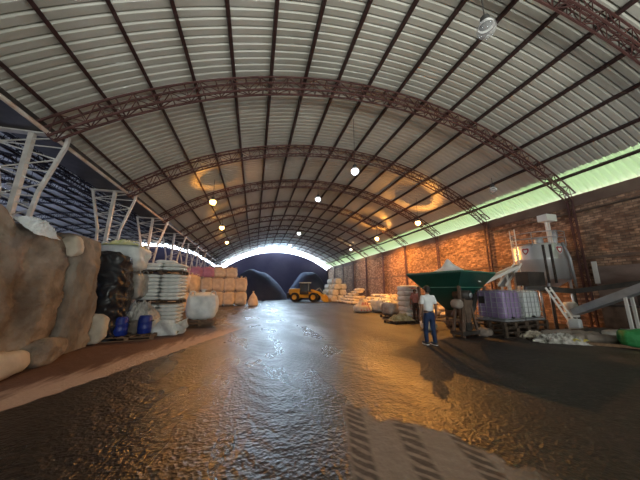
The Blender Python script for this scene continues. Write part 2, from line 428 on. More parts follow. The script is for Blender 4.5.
# purlins
def purlin(cx, s, label, group=None):
    a = s/RT; x, z = arcp(a, RT+.06)
    mb = MB(); Mx = Matrix.Rotation(-(-a), 3, 'Y')
    L_ = Y1-Y0-.6
    mb.box((0, 0, 0), (.07, L_, .12)); mb.box((.03, 0, -.055), (.06, L_, .012))
    o = mb.build('roof_purlin', M_maroon_d, None, (cx+x, (Y0+Y1)/2, z)); o.rotation_euler = (0, a, 0)
    tag(o, label, 'purlin', group); return o
nth = ['first','second','third','fourth','fifth','sixth','seventh','eighth','ninth','tenth','eleventh','twelfth','thirteenth','fourteenth','fifteenth','sixteenth','seventeenth']
for k in range(-8, 9):
    purlin(CX, k*1.29-.25, 'dark steel purlin running along the main hall roof, %s from the left eave' % nth[k+8])
for k in range(-8, 9):
    purlin(CXL, k*1.29, 'dark steel purlin under the side hall roof on the left, %s from its far side' % nth[k+8])

# ------------------------------------------------------------------ white flared lattice columns (left)
def make_column(label):
    t = thing('lattice_column', label, 'column')
    # profile in local X (across), base at 0
    xl = [(-.36, 0), (-.36, 3.4), (-.42, 4.3), (-.85, 6.06)]
    xr = [(.36, 0), (.36, 3.4), (.46, 4.3), (.86, 5.75), (.88, 6.06)]
    def at(pr, z):
        for (a, za), (b2, zb) in zip(pr, pr[1:]):
            if z <= zb+1e-6: return a+(b2-a)*(z-za)/(zb-za)
        return pr[-1][0]
    for pr in (xl, xr):
        mb = MB()
        for (a, za), (b2, zb) in zip(pr, pr[1:]): mb.bar((a, 0, za), (b2, 0, zb), .085, .085)
        mb.build('chord', M_white, t)
    mb = MB(); mb.bar((-.06, 0, 3.0), (.02, 0, 6.06), .13, .12); mb.build('centre_post', M_white, t)
    mb = MB(); mb.box((0, 0, 6.08), (1.76, .2, .05)); mb.build('head_plate', M_white, t)
    mb = MB(); zs = [0.0+.38*i for i in range(17)]
    for i in range(len(zs)-1):
        z0, z1 = zs[i], min(6.06, zs[i+1])
        a, b2 = (at(xl, z0), at(xr, z1)) if i % 2 else (at(xr, z0), at(xl, z1))
        mb.bar((a, 0, z0), (b2, 0, z1), .032)
        if z0 > 3 and i % 2: mb.bar((at(xl, z0), 0, z0), (at(xr, z0), 0, z0), .028)
    mb.build('lacing', M_white, t)
    return t
col0 = make_column('white flared lattice column at the left edge of the picture')
COLX = -6.47
for i, y in enumerate([YS[0], YS[1], YS[2]]+YS[3:]):
    yy = y + .45
    if i == 0: col0.location = (COLX, yy, 0); col0['label'] = 'white flared lattice column just outside the left edge of the picture'; continue
    lb = 'white flared lattice column on the left, %s of the row from the camera' % (ordn[i-1] if i > 1 else 'the one rising above the brown tarps, first')
    dup(col0, (COLX, yy, 0), label=lb)
# brace running off to the left from the nearest column
mb = MB()
for z0, z1 in ((6.0, 4.4), (5.2, 3.7), (4.4, 2.6)):
    mb.bar((-7.45, YS[1]+.45, z0), (-11, YS[1]+.45, z1+1.2), .05); mb.bar((-7.45, YS[1]+.45, z1), (-11, YS[1]+.45, z0+.3), .04)
o = mb.build('side_brace', M_white); tag(o, 'white steel braces running off to the left from the nearest column', 'brace')

# right wall steel columns
def make_rcol(label):
    t = thing('wall_column', label, 'column')
    for w in (-.1, .1):
        mb = MB(); mb.box((0, w, 2.95), (.07, .07, 5.9)); mb.build('chord', M_maroon, t)
    mb = MB()
    for i in range(20):
        s = 1 if i % 2 else -1
        mb.bar((0, -s*.1, .28*i+.1), (0, s*.1, .28*i+.38), .025)
    mb.build('lacing', M_maroon, t)
    mb = MB(); mb.box((0, 0, .02), (.25, .35, .04)); mb.build('base_plate', M_maroon, t)
    return t
rc = make_rcol('maroon steel column against the brick wall, nearest')
rc.location = (14.28, YS[0], 0)
rc['label'] = 'maroon steel column against the brick wall, outside the right edge'
for i, y in enumerate(YS[1:], 1):
    dup(rc, (14.28, y, 0), label='maroon steel column against the brick wall, %s' % ('right behind the stainless tank' if i == 1 else ordn[i]+' from the camera'))

# ------------------------------------------------------------------ lamps
def lit_glass(name, col, st):
    m, N, L, b = newmat(name)
    b.inputs['Base Color'].default_value = (.8,.8,.8,1); b.inputs['Roughness'].default_value = .2
    b.inputs['Emission Color'].default_value = (*col,1); b.inputs['Emission Strength'].default_value = st
    t = N.new('ShaderNodeBsdfTransparent'); t.inputs[0].default_value = (.95,.95,.95,1)
    mx = N.new('ShaderNodeMixShader'); mx.inputs[0].default_value = .45 if st > 0 else .72
    L.new(b.outputs[0], mx.inputs[1]); L.new(t.outputs[0], mx.inputs[2]); L.new(mx.outputs[0], N['Material Output'].inputs[0])
    return m
G_off = lit_glass('clear_lamp_glass', (1,1,1), 0)
G_or = lit_glass('sodium_lamp_glass', (1,.50,.10), 22)
G_wh = lit_glass('white_lamp_glass', (.92,.96,1), 2.5)
def lamp(x, y, z, glass, label, group=None, power=0, col=(1,1,1), s=.74):
    t = thing('high_bay_lamp', label, 'ceiling lamp', (x, y, z), 0, group)
    mb = MB(); mb.lathe([(0,.34*s),(.10*s,.34*s),(.12*s,.30*s),(.12*s,.16*s),(.17*s,.10*s),(.17*s,.06*s),(0,.06*s)], n=16); mb.build('housing', M_ballast, t)
    mb = MB(); mb.lathe([(.17*s,.11*s),(.19*s,.06*s),(.20*s,.0),(.19*s,.0),(.17*s,.08*s)], n=20); mb.build('rim', M_ring, t)
    mb = MB(); mb.lathe([(.235*s,0),(.245*s,-.08*s),(.22*s,-.19*s),(.15*s,-.27*s),(.07*s,-.30*s),(0,-.30*s)], n=20); mb.build('glass_bowl', glass, t)
    roofz = CZ + math.sqrt((RT+.05)**2-(x-(CX if x > -6 else CXL))**2)
    mb = MB(); mb.tube([(0,0,.34*s),(0,0,roofz-z)], .012, 6); mb.build('suspension_wire', M_dark, t)
    if power:
        l = bpy.data.lights.new('bulb_light', 'SPOT'); l.energy = power; l.color = col; l.shadow_soft_size = .06
        l.spot_size = R(168); l.spot_blend = .35
        o = bpy.data.objects.new('bulb_light', l); C.objects.link(o); o.parent = t; o.location = (0,0,-.22*s)
        l = bpy.data.lights.new('bulb_glow', 'SPOT'); l.spot_size = R(112); l.spot_blend = .55; l.energy = min(power*.35, 1100); l.color = col; l.shadow_soft_size = .05
        o = bpy.data.objects.new('bulb_glow', l); C.objects.link(o); o.parent = t; o.location = (0,0,-.24*s); o.rotation_euler = (PI, 0, 0)
    return t
OR = (1, .40, .07)
lamp(4.43, 3.25, 7.0, G_off, 'large unlit high bay lamp with a glass bowl, nearest the camera at the top')
lamp(4.21, 9.88, 7.0, G_wh, 'white high bay lamp hanging on a long wire below the second arch', power=90, col=(.9,.95,1))
lamp(3.9, 15.6, 7.7, G_wh, 'brightly lit white high bay lamp in the middle row, beyond the long-wired one', power=160, col=(.9,.95,1))
lamp(3.93, 23.3, 7.0, G_wh, 'small white high bay lamp in the middle row, further back', power=120, col=(.8,.9,1))
lamp(3.95, 30, 7.0, G_wh, 'farthest white high bay lamp in the middle row', power=120, col=(.8,.9,1))
lamp(-2.63, 15.3, 6.8, G_or, 'orange glowing high bay lamp on the left, nearest of its row', power=1050, col=OR)
lamp(-2.87, 21.84, 6.8, G_or, 'orange glowing high bay lamp on the left, second of its row', power=700, col=OR)
lamp(-3.28, 29.9, 7.0, G_or, 'orange glowing high bay lamp on the left, third of its row', power=300, col=OR)
lamp(12.34, 10.05, 7.0, G_off, 'unlit white high bay lamp above the stainless tank')
lamp(11.18, 15.07, 6.4, G_or, 'orange glowing high bay lamp on the right, above the green hopper', power=2900, col=OR)
lamp(11.4, 21.84, 6.6, G_or, 'orange glowing high bay lamp on the right, second of its row', power=4300, col=OR)
lamp(12.33, 31.1, 7.0, G_wh, 'pale lamp at the far end of the right lamp row', power=900, col=(1,.62,.3))
for (x, y) in ((-11.5, 14.5), (-13, 17.5)):
    lamp(x, y, 6.5, G_off, 'small unlit lamp hanging in the side hall, %s of two' % ('nearer' if y < 15 else 'farther'))

# ------------------------------------------------------------------ stock objects
def pallet(label, loc, rz=0, w=1.2, d=1.0, h=.14, m=None, group=None):
    t = thing('wooden_pallet', label, 'pallet', loc, rz, group); m = m or M_wood
    mb = MB()
    for i in range(6): mb.box((-w/2+.06+i*(w-.12)/5, 0, h-.011), (.10, d, .022))
    mb.build('top_deck', m, t)
    for j in (-1, 0, 1):
        mb = MB()
        for i in (-1, 0, 1): mb.box((i*(w/2-.06), j*(d/2-.05), .065*h/.14), (.12, .09, h-.062))
        mb.box((0, j*(d/2-.05), h-.03), (w, .09, .016)); mb.box((0, j*(d/2-.05), .01), (w, .09, .02))
        mb.build('runner', m, t)
    return t
def sack_mesh(L_, w, h, seed, m, name='sack', pinch=True):
    def post(q):
        if not pinch: return q
        e = abs(q.x)/(L_/2)
        f = 1 - .75*max(0, e-.72)/.28 if e > .72 else 1
        q.z *= max(.2, f)
        if e > .8: q.y *= 1.04
        return q
    mb = MB(); mb.blob((0,0,h/2), (L_, w, h), 8, 5, .022, 4, seed, post=post)
    return mb.build(name, m)
def bulk_bag(label, loc, size, m, seed=0, rz=0, group=None, neck=True, loops=True, n=9):
    w, d, h = size
    t = thing('bulk_bag', label, 'bulk bag', loc, rz, group)
    def post(q):
        f = (q.z/(h/2))
        s = 1 + .05*(1-f*f)
        if f > .75: s *= 1-.35*(f-.75)/.25
        q.x *= s; q.y *= s
        q.x += .02*math.sin(q.y*18+seed)*(1-abs(f))
        return q
    mb = MB(); mb.blob((0,0,h/2), (w, d, h), n+3, 5, .075*w, 2.8/w, seed, post=post); mb.build('body', m, t)
    if neck:
        mb = MB(); mb.lathe([(.17*w,h*.93),(.10*w,h*1.0),(.05*w,h*1.05),(.09*w,h*1.1),(.12*w,h*1.13),(.02*w,h*1.12)], n=12); mb.build('neck', m, t)
    if loops:
        for sx in (-1,1):
            for sy in (-1,1):
                mb = MB()
                x, y = sx*w*.36, sy*d*.36
                pts = [(x-.10*w, y, h*.86), (x-.07*w, y, h*1.02), (x, y, h*1.06), (x+.07*w, y, h*1.02), (x+.10*w, y, h*.86)]
                mb.tube(pts, .022*w, 5)
                mb.build('lifting_loop', m, t)
    return t

# -------- left : tall stacks hidden under dusty brown tarps
def drape(name, label, x0, x1, y0, y1, z1, m, seed, fold=.10, lean=.25, cat='tarp', nseg=60, hf=None, xf=None):
    """tarp thrown over a stack: front face (towards +X), top, and both ends, with vertical folds and a sagging belly"""
    mb = MB()
    cx, cy = (x0+x1)/2, (y0+y1)/2
    def fn(u, v):
        # u goes round the perimeter, v from floor up and over to the middle of the top
        ang = 2*PI*u
        ca, sa = math.cos(ang), math.sin(ang)
        k = 5; nn = (abs(ca)**k+abs(sa)**k)**(1/k)
        ex, ey = ca/nn, sa/nn
        hx, hy = (x1-x0)/2, (y1-y0)/2
        if v < .75:
            t = v/.75; z = z1*t**.97
            rr = 1 + lean*.16*(1-t) - .10*max(0, t-.72)**2/.08
            rr += .035*math.sin(t*PI)
        else:
            t = (v-.75)/.25; z = z1*(1 + .035*math.sin(t*PI/2)) + .0
            rr = (1-t)*.90
            z -= .0
        p = Vector((cx+ex*hx*rr, cy+ey*hy*rr, z))
        q = Vector((p.x*1.6, p.y*1.6, p.z*.55))
        f1 = noise.noise(q*1.0+Vector((seed*5.1, 0, seed)))
        f2 = noise.noise(Vector((p.x*1.6, p.y*1.6+p.z*.5, p.z*1.4+2*seed)))
        # crease folds
        f3 = (1-abs(noise.noise(Vector((p.x*1.2+seed, p.y*1.3+p.z*.6, p.z*.8)))*2.2))**3
        f4 = 1-abs(noise.noise(Vector((p.x*3+seed, p.y*3+p.z*3.2, p.z*2.3)))*2)
        amp = fold*(1 if v < .75 else .5)
        n_ = Vector((ex, ey, 0)).normalized() if v < .8 else Vector((ex*.2, ey*.2, 1)).normalized()
        f5 = 1-abs(noise.noise(Vector((p.y*5+p.z*5+seed, p.z*4-p.y*5, p.x*5)))*2)
        d = f1*amp*1.1 + f2*amp*.9 + f3*amp*1.0 + f4*amp*.75 + f5*amp*.5
        if v < .02: d *= .5
        p += n_*d
        if hf: p.z *= hf(p.y)/z1
        if xf and ex > 0: p.x += xf(p.y)*ex*math.sin(PI*min(1, p.z/3))
        if v < .01: p.z = .01
        return p
    mb.grid(fn, nseg*2, nseg)
    o = mb.build(name, m); tag(o, label, cat); return o
def lerpf(pts):
    def f(y):
        if y <= pts[0][0]: return pts[0][1]
        for (a, va), (b2, vb) in zip(pts, pts[1:]):
            if y <= b2: t_ = (y-a)/(b2-a); t_ = t_*t_*(3-2*t_); return va+(vb-va)*t_
        return pts[-1][1]
    return f
drape('brown_tarp', 'huge dusty brown tarp over the nearest stacks at the left edge of the picture', -5.8, -4.72, 3.2, 7.95, 3.1, M_burlap, 3, .07, hf=lerpf([(5.0,3.3),(5.9,3.2),(6.45,2.82),(7.0,3.0),(7.8,2.95)]), xf=lerpf([(5.6,.14),(6.2,.08),(6.6,-.05),(7.1,.10),(7.9,.05)]))
drape('brown_tarp', 'grey brown tarp hanging straight down over the stack beside the black tarp', -5.8, -4.62, 8.0, 9.25, 3.05, M_burlap2, 9, .05)
# pale bags peeping out
mb = MB(); mb.blob((-4.45, 6.0, .24), (.5, 1.5, .5), 14, 3, .06, 2, 4); o = mb.build('pale_sack', M_pale); tag(o, 'pale bulging sack at the foot of the nearest brown tarp', 'sack')
mb = MB(); mb.blob((-4.5, 7.35, .24), (.5, 1.1, .5), 14, 3, .08, 2, 8); o = mb.build('brown_sack', M_burlap); tag(o, 'dusty brown sack slumped at the foot of the huge brown tarp', 'sack')
mb = MB(); mb.blob((-4.62, 9.42, .45), (.6, .4, .85), 10, 3.5, .08, 2, 14); o = mb.build('pale_bag', M_pale); tag(o, 'pale cream bag leaning at the foot of the grey brown tarp', 'bag')
def crumple(name, label, c, size, m, seed, nu=34, nv=34, amp=.12, drop=.0, cat='plastic sheet', rz=0, M=None):
    mb = MB(); sx, sy, sz = size
    def surf(u, v, off=0):
        x = (u-.5)*sx; y = (v-.5)*sy
        q = Vector((x*2.6/max(.6,sx)*2, y*2.6/max(.6,sy)*2, seed*3.3))
        h = 1-abs(noise.noise(q))*3.2
        h2 = 1-abs(noise.noise(q*2.3))*3 + .6*(1-abs(noise.noise(q*5.1))*3)
        r = max(0, 1-(abs(u-.5)*2)**3)*max(0, 1-(abs(v-.5)*2)**3)
        z = sz*r*(.55+.3*h+.2*h2) + amp*.1*h2
        wob = .12*noise.noise(Vector((u*4, v*4, seed)))
        return Vector((x*(1+wob*2)+wob*.6*sx*(v-.5), y*(1-wob)+wob*.3*sy*(u-.5), max(.004, z)+off))
    fn = lambda u, v: surf(u, v)
    mb.grid(fn, nu, nv, smooth=False)
    mb.grid(lambda u, v: surf(u, v)*.985 + Vector((0,0,-.004)), nu, nv, smooth=False)
    o = mb.build(name, m, None, c, rz)
    if M is not None: o.rotation_euler = M
    tag(o, label, cat); return o
crumple('plastic_sheet', 'white crumpled plastic sheet lying on top of the middle brown tarp', (-4.72, 6.75, 2.93), (.62, .75, .2), M_sheet, 2, M=(0, R(38), 0))
# white bag showing over the edge of the tarps
mb = MB(); mb.blob((-4.72, 7.95, 2.75), (.4, .34, .55), 12, 3.5, .06, 3, 21); o = mb.build('white_bag', M_pale); tag(o, 'whitish bag bulging out between the two brown tarps near their top', 'bag')

# black tarp stack, bag beneath, barrels
drape('black_tarp', 'glossy black plastic tarp draped over a stack behind the brown tarps', -5.9, -4.3, 9.6, 10.6, 2.75, M_black, 12, .10, lean=-.3)
mb = MB(); mb.blob((-4.75, 9.75, .5), (.5, .4, .8), 10, 3.4, .06, 2, 33); o = mb.build('grey_bag', M_greypl); tag(o, 'grey half-hidden bag under the hem of the black tarp beside the blue barrels', 'bag')
pallet('low worn pallet under the two blue barrels', (-3.95, 10.25, 0), R(8), 1.5, 1.1)
def barrel(label, loc):
    t = thing('plastic_barrel', label, 'barrel', loc)
    mb = MB(); mb.lathe([(0,0),(.19,0),(.205,.03),(.21,.15),(.22,.17),(.21,.19),(.21,.36),(.22,.38),(.21,.40),(.20,.52),(.19,.55),(.17,.56),(0,.56)], n=20); mb.build('body', M_blue, t)
    mb = MB(); mb.lathe([(0,.59),(.165,.59),(.18,.57),(.18,.54),(.0,.54)], n=20); mb.build('lid', M_blue, t)
    mb = MB(); mb.tube([(.2,-.07,.42),(.24,-.07,.4),(.24,.07,.4),(.2,.07,.42)], .012, 6); mb.build('handle', M_dark, t)
    return t
barrel('blue plastic barrel, the left one of two on the low pallet', (-4.2, 10.0, .14))
barrel('blue plastic barrel, the right one of two on the low pallet', (-3.62, 10.35, .14))
crumple('plastic_sheet', 'grey crumpled plastic heaped over the barrels and against the tall sack stack', (-4.0, 10.95, .55), (1.1, .8, .65), M_greypl, 6)
mb = MB(); mb.blob((-4.0, 10.95, .32), (1.0, .7, .62), 8, 3, .08, 2, 3); o = mb.build('grey_sack', M_greysack); tag(o, 'grey sack under the crumpled plastic beside the tall sack stack', 'sack')
# white debris bag open on floor
mb = MB()
def opensack(u, v):
    a = 2*PI*u; r = .50*(.75+.35*v)*(1+.16*math.sin(5*a+v*4)+.12*noise.noise(Vector((math.cos(a)*2, math.sin(a)*2, v*3))))
    return Vector((r*math.cos(a)*1.15, r*math.sin(a)*.8, .02+v*.42*(1+.35*math.sin(3*a))))
mb.grid(opensack, 40, 10, smooth=False)
t = thing('open_sack', 'crumpled white woven sack standing open on the floor before the tall sack stack', 'sack', (-2.95, 10.7, 0))
mb.build('body', M_sackw, t)
mb = MB(); mb.blob((0,0,.16), (.8,.55,.34), 8, 2.6, .08, 3, 5); mb.build('contents', mat('olive_scraps', (.2,.2,.12), (.4,.38,.26), rough=.8, scale=8, bump=.6), t)

# tall stack of white sacks on pallets
sackA = [sack_mesh(.82, .5, .155, s, M_sackw, 'white_sack') for s in (1, 2, 3)]
def put_sacks(protos, spots, label, cat, group, st={}):
    for i, (x, y, z, rz, tilt) in enumerate(spots):
        p = random.choice(protos)
        if p.name not in st: st[p.name] = 1; o = p
        else: o = p.copy(); C.objects.link(o)
        o.location = (x, y, z); o.rotation_euler = (tilt, tilt*.6, rz)
        lb = label
        if '%s' in label: lb = label % (nth[i//4], ('front left','rear left','front right','rear right')[i % 4])
        tag(o, lb, cat, group)
BX, BY = -3.75, 12.2
pallet('wooden pallet at the very bottom of the tall white sack stack', (BX, BY, 0), 0, 1.6, 1.1)
def load(z0, layers, dz=.148, ins=0.0):
    sp = []
    for l in range(layers):
        for ix in (-.40+ins, .40-ins):
            for iy in (-.28, .27):
                sp.append((BX+ix+random.uniform(-.025,.025), BY+iy+random.uniform(-.03,.03), z0+l*dz, random.uniform(-.05,.05), 0))
    return sp
put_sacks(sackA, load(.14, 6), 'plump white sack in the lowest load of the tall stack, %s layer up, %s', 'sack', 'white sacks of the lowest load')
pallet('dark pallet between the lowest and middle loads of the tall sack stack', (BX, BY, 1.06), 0, 1.6, 1.1, m=M_wood_d)
put_sacks(sackA, load(1.20, 7), 'plump white sack in the middle load of the tall stack, %s layer up, %s', 'sack', 'white sacks of the middle load')
pallet('dark pallet between the middle and top loads of the tall sack stack', (BX, BY, 2.26), 0, 1.6, 1.1, m=M_wood_d)
put_sacks(sackA, load(2.40, 2, ins=.02), 'plump white sack on the topmost pallet of the tall stack, %s layer up, %s', 'sack', 'white sacks of the top load')
put_sacks(sackA, [(BX+.05, BY-.1, 2.70, .1, 0)], 'single white sack lying alone at the very top of the tall stack', 'sack', None)

# bulk bags on top of the black tarped stack
bulk_bag('white bulk bag with a yellowish cover, highest bag on the left, above the black tarp', (-4.85, 11.05, 2.3), (1.35, 1.1, 1.0), M_bulk, 3)
crumple('plastic_sheet', 'yellow green plastic sheet over the highest bulk bag', (-4.85, 11.0, 3.22), (1.2, 1.0, .25), M_ylw_cloth, 9)
bulk_bag('greyish bulk bag below the highest bag, behind the black tarp', (-4.75, 11.35, 1.25), (1.2, 1.0, 1.05), M_greypl, 6, neck=False)
bulk_bag('bulk bag at the bottom of the stack behind the blue barrels', (-5.2, 11.9, 0), (1.2, 1.0, 1.2), M_pale, 8, neck=False)

# big white bag on pallet stack
for k in range(2):
    pallet('wooden pallet under the squat white bulk bag, %s of two' % ('lower' if k == 0 else 'upper'), (-2.35, 13.3, .14*k+.0*k), R(5), 1.25, 1.1)
bulk_bag('squat white bulk bag sitting on two pallets, left of the aisle', (-2.35, 13.3, .28), (1.25, 1.15, 1.2), M_bulk, 11, R(8), n=12)

# block of cream bags far left
gx = [-7.1, -5.95, -4.8, -3.65, -2.5, -1.35]
proto = bulk_bag('cream bulk bag in the bottom row of the far left block', (gx[0], 28.6, 0), (1.15, 1.1, 1.45), M_cream, 1, 0, 'bottom row of cream bags', n=7)
proto2 = bulk_bag('cream bulk bag in the bottom row of the far left block', (gx[1], 28.6, 0), (1.15, 1.1, 1.45), M_cream, 2, 0, 'bottom row of cream bags', n=7)
proto['label'] = 'cream bulk bag in the bottom row of the far left block, first from the left'; proto2['label'] = 'cream bulk bag in the bottom row of the far left block, second from the left'
for i, x in enumerate(gx[2:]): dup((proto, proto2)[i % 2], (x, 28.6+random.uniform(-.1,.1), 0), random.uniform(-.06,.06), 'cream bulk bag in the bottom row of the far left block, %s from the left' % nth[i+2])
for i, x in enumerate(gx): dup((proto, proto2)[i % 2], (x+random.uniform(-.05,.05), 28.7, 1.45), random.uniform(-.08,.08), 'cream bulk bag in the second row of the far left block, %s from the left' % nth[i], 'second row of cream bags')
for i, x in enumerate(gx[:5]):
    if i < 3: 
        pk = bulk_bag('pink bulk bag on top of the far left block, %s from the left' % nth[i], (x+.1, 28.9, 2.9), (1.2, 1.1, 1.05), M_pink, 20+i, 0, 'pink bags on the far left block', n=7)
    else:
        dup(proto, (x+.05, 28.9, 2.9), .1, 'cream bulk bag on top of the far left block, %s right of the pink bags' % nth[i-3], 'top cream bags').scale = (1,1,.72)
for i, (x, y) in enumerate(((-5.3, 24), (-5.4, 21.0), (-5.2, 18.0), (-5.3, 15.5))):
    dup(proto2, (x, y, 0), .1*i, 'cream bulk bag on the floor along the left side, %s out from the far block' % nth[i], 'cream bags along the left side')
    if i < 3: dup(proto, (x, y+.1, 1.45), .1*i, 'cream bulk bag stacked on another along the left side, %s out from the far block' % nth[i], 'upper cream bags along the left side')
# cone bag
t = thing('tied_bag', 'small cream bag tied to a point at the right end of the far left block', 'bag', (-.05, 27.3, 0))
mb = MB(); mb.lathe([(0,0),(.45,.0),(.52,.2),(.5,.5),(.36,.9),(.16,1.2),(.06,1.32)], n=18); mb.build('body', M_cream, t)
mb = MB(); mb.lathe([(.06,1.3),(.05,1.36),(.12,1.48),(.02,1.46)], n=12); mb.build('tied_top', M_cream, t)

# ------------------------------------------------------------------ far end : dark heaps and loader
def heap(label, cx, cy, rx, ry, h, seed, m):
    mb = MB()
    def fn(u, v):
        a = 2*PI*u; r = v
        x = math.cos(a)*rx*r; y = math.sin(a)*ry*r
        z = h*max(0, 1-r**2.0)*(1+.12*noise.noise(Vector((x*.5, y*.5, seed)))) + .25*noise.noise(Vector((x*.35, y*.35, seed*2)))*(1-r)
        return Vector((x, y, max(0, z)))
    mb.grid(fn, 36, 14)
    o = mb.build('bulk_heap', m, None, (cx, cy, 0)); tag(o, label, 'heap'); return o
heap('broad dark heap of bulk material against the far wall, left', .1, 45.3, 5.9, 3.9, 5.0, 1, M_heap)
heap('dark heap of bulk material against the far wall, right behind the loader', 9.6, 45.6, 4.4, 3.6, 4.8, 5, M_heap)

def wheel_loader(loc, rz):
    t = thing('wheel_loader', 'yellow wheel loader parked at the far end of the hall', 'wheel loader', loc, rz)
    for x, y in ((-1.5,-.95),(-1.5,.95),(1.45,-.95),(1.45,.95)):
        M90 = Matrix.Rotation(PI/2, 3, 'X')
        mb = MB(); mb.lathe([(.38,-.24),(.62,-.24),(.70,-.16),(.70,.16),(.62,.24),(.38,.24)], (x, y, .7), 22, M=M90); w = mb.build('wheel', M_rubber, t)
        mb = MB(); mb.lathe([(0,-.12),(.3,-.12),(.38,-.2),(.38,.2),(.3,.12),(0,.12)], (x, y, .7), 16, M=M90); mb.build('rim', M_cat, w)
    mb = MB()
    mb.blob((-1.75, 0, 1.5), (1.9, 1.3, 1.0), 8, 7, 0, 1); mb.build('engine_hood', M_cat, t)
    mb = MB(); mb.box((-2.7, 0, .95), (.35, 1.6, .8)); mb.build('counterweight', M_dark, t)
    mb = MB(); mb.box((-.4, 0, .85), (3.2, .8, .5)); mb.box((.9, 0, 1.2), (1.0, .9, .5)); mb.build('chassis', M_cat, t)
    mb = MB()
    for x in (-.75, .5):
        for y in (-.6, .6): mb.bar((x, y, 1.5), (x*.92, y, 2.85), .09)
    mb.box((-.12, 0, 1.35), (1.4, 1.3, .5)); mb.build('cab_frame', M_dark, t)
    mb = MB(); mb.box((-.12, 0, 2.9), (1.55, 1.45, .12)); mb.build('cab_roof', M_ring, t)
    mb = MB(); mb.box((-.12, 0, 2.2), (1.15, 1.15, 1.2)); mb.build('cab_glass', M_glassd, t)
    mb = MB(); mb.tube([(-1.9, .3, 1.95), (-1.9, .3, 2.6)], .06, 8); mb.build('exhaust', M_dark, t)
    for y in (-.45, .45):
        mb = MB(); mb.bar((.95, y, 1.75), (2.1, y, 1.35), .12, .28); mb.bar((2.1, y, 1.35), (2.95, y, .6), .12, .26); mb.build('lift_arm', M_cat, t)
    mb = MB(); mb.tube([(.9, 0, 1.3), (2.2, 0, 2.1)], .07, 8); mb.tube([(2.2, 0, 2.1), (2.9, 0, 1.1)], .05, 8); mb.build('tilt_link', M_grey, t)
    mb = MB()
    pf = [(2.85,1.15),(2.78,.75),(2.85,.35),(3.1,.12),(3.85,.06)]
    for (a, za), (b2, zb) in zip(pf, pf[1:]): mb.bar((a, 0, za), (b2, 0, zb), 2.4, .05, up=(0,0,1)) if False else mb.add([(a,-1.2,za),(b2,-1.2,zb),(b2,1.2,zb),(a,1.2,za),(a-.04,-1.2,za-.03),(b2-.04,-1.2,zb-.04),(b2-.04,1.2,zb-.04),(a-.04,1.2,za-.03)], [(0,1,2,3),(4,7,6,5),(0,4,5,1),(3,2,6,7)])
    for y in (-1.2, 1.2): mb.add([(a,y,z) for a, z in pf]+[(a,y+.03,z) for a, z in pf], [(0,1,2,3,4),(5,6,7,8,9)])
    mb.build('bucket', M_cat, t)
    return t
wl = wheel_loader((7.1, 35.4, 0), R(-28)); wl.scale = (.9,.9,.9)

# ------------------------------------------------------------------ right side heaps of sacks
sackC = [sack_mesh(.95, .6, .30, s, M_sackc, 'cream_sack') for s in (11, 12, 13, 14)]
sackB = [sack_mesh(1.05, .95, .85, s_, M_sackc, 'cream_bag') for s_ in (15, 16, 17)]
def pile(x0, x1, y0, y1, layers, cell, protos, where, group, st={}):
    dx, dy, dz = cell
    for l in range(layers):
        ny = max(1, int((y1-y0-l*dy*1.1)/dy)); nx = max(1, int((x1-x0)/dx) - (l+1)//2)
        for j in range(ny):
            for i in range(nx):
                if i > 1: continue
                x = x0+(l*.38+.5+i)*dx + random.uniform(-.1,.1)*dx; y = y0+(l*.55+.5+j)*dy + random.uniform(-.1,.1)*dy
                if l and random.random() < .12: continue
                p = random.choice(protos)
                if p.name not in st: st[p.name] = 1; o = p
                else: o = p.copy(); C.objects.link(o)
                o.location = (x, y, l*dz); o.rotation_euler = (random.uniform(-.08,.08), random.uniform(-.1,.1), random.uniform(-.35,.35))
                tag(o, 'cream %s in %s, %s layer, %s along, %s column' % ('bag' if dz > .5 else 'sack', where, nth[l], nth[min(j,16)], ('front','rear')[min(i,1)]), 'sack', group)
pile(10.2, 14.0, 33.6, 42.5, 4, (1.1, 1.1, .82), sackB, 'the tall far pile', 'bags of the tall far pile')
pile(10.7, 14.0, 27.2, 33.2, 6, (.95, .8, .30), sackC, 'middle pile by the brick wall', 'sacks of the middle pile')
pile(10.9, 14.0, 18.6, 26.9, 4, (.95, .75, .30), sackC, 'low pile by the brick wall', 'sacks of the low pile')
pile(11.2, 13.9, 13.2, 17.4, 3, (.95, .75, .30), sackC, 'pile behind the green hopper', 'sacks behind the hopper')
# fallen bag with red stripes
t = thing('striped_bag', 'white cone-topped bag with reddish stripes at the aisle edge, right of centre', 'bag', (7.8, 17.6, 0))
mb = MB(); mb.blob((0,0,.3), (1.35,1.0,.62), 10, 2.6, .06, 2, 3, post=lambda q: Vector((q.x*(1-.25*(q.z)), q.y, q.z))); mb.lathe([(.42,.5),(.3,.72),(.12,.9),(.14,1.02),(.02,1.0)], n=14); mb.build('body', M_sackc, t)
mb = MB()
for x in (-.35,-.12,.12,.35): mb.bar((x, -.50, .12), (x*.5, -.36, .72), .05, .02, up=(0,1,0))
mb.build('stripes', M_red, t)
bulk_bag('white slumped bulk bag next to the striped bag', (9.4, 17.5, 0), (1.6, 1.2, 1.0), M_bulk, 17, .2)
bulk_bag('white slumped bulk bag right of the striped bag, the farther one', (10.8, 18.9, 0), (1.4, 1.2, 1.15), M_cream, 18, .5)
pallet('dark pallet under the dusty low bags, in front of the brick wall', (8.35, 14.0, 0), .1, 1.5, 1.2, m=M_wood_d)
bulk_bag('dusty grey low bulk bag on a dark pallet, left of the wrapped sack stack', (8.1, 14.0, .14), (.9, 1.0, .8), M_greypl, 23, .1, neck=False)
bulk_bag('dusty beige low bulk bag on a dark pallet, right of the grey one', (8.95, 14.1, .14), (.8, 1.0, .95), M_sackc, 24, .3, neck=False)
pallet('flat dark pallet with straw-coloured scraps, in front of the wrapped stack', (7.2, 11.6, 0), .15, 1.45, .9, h=.12, m=M_wood_d)
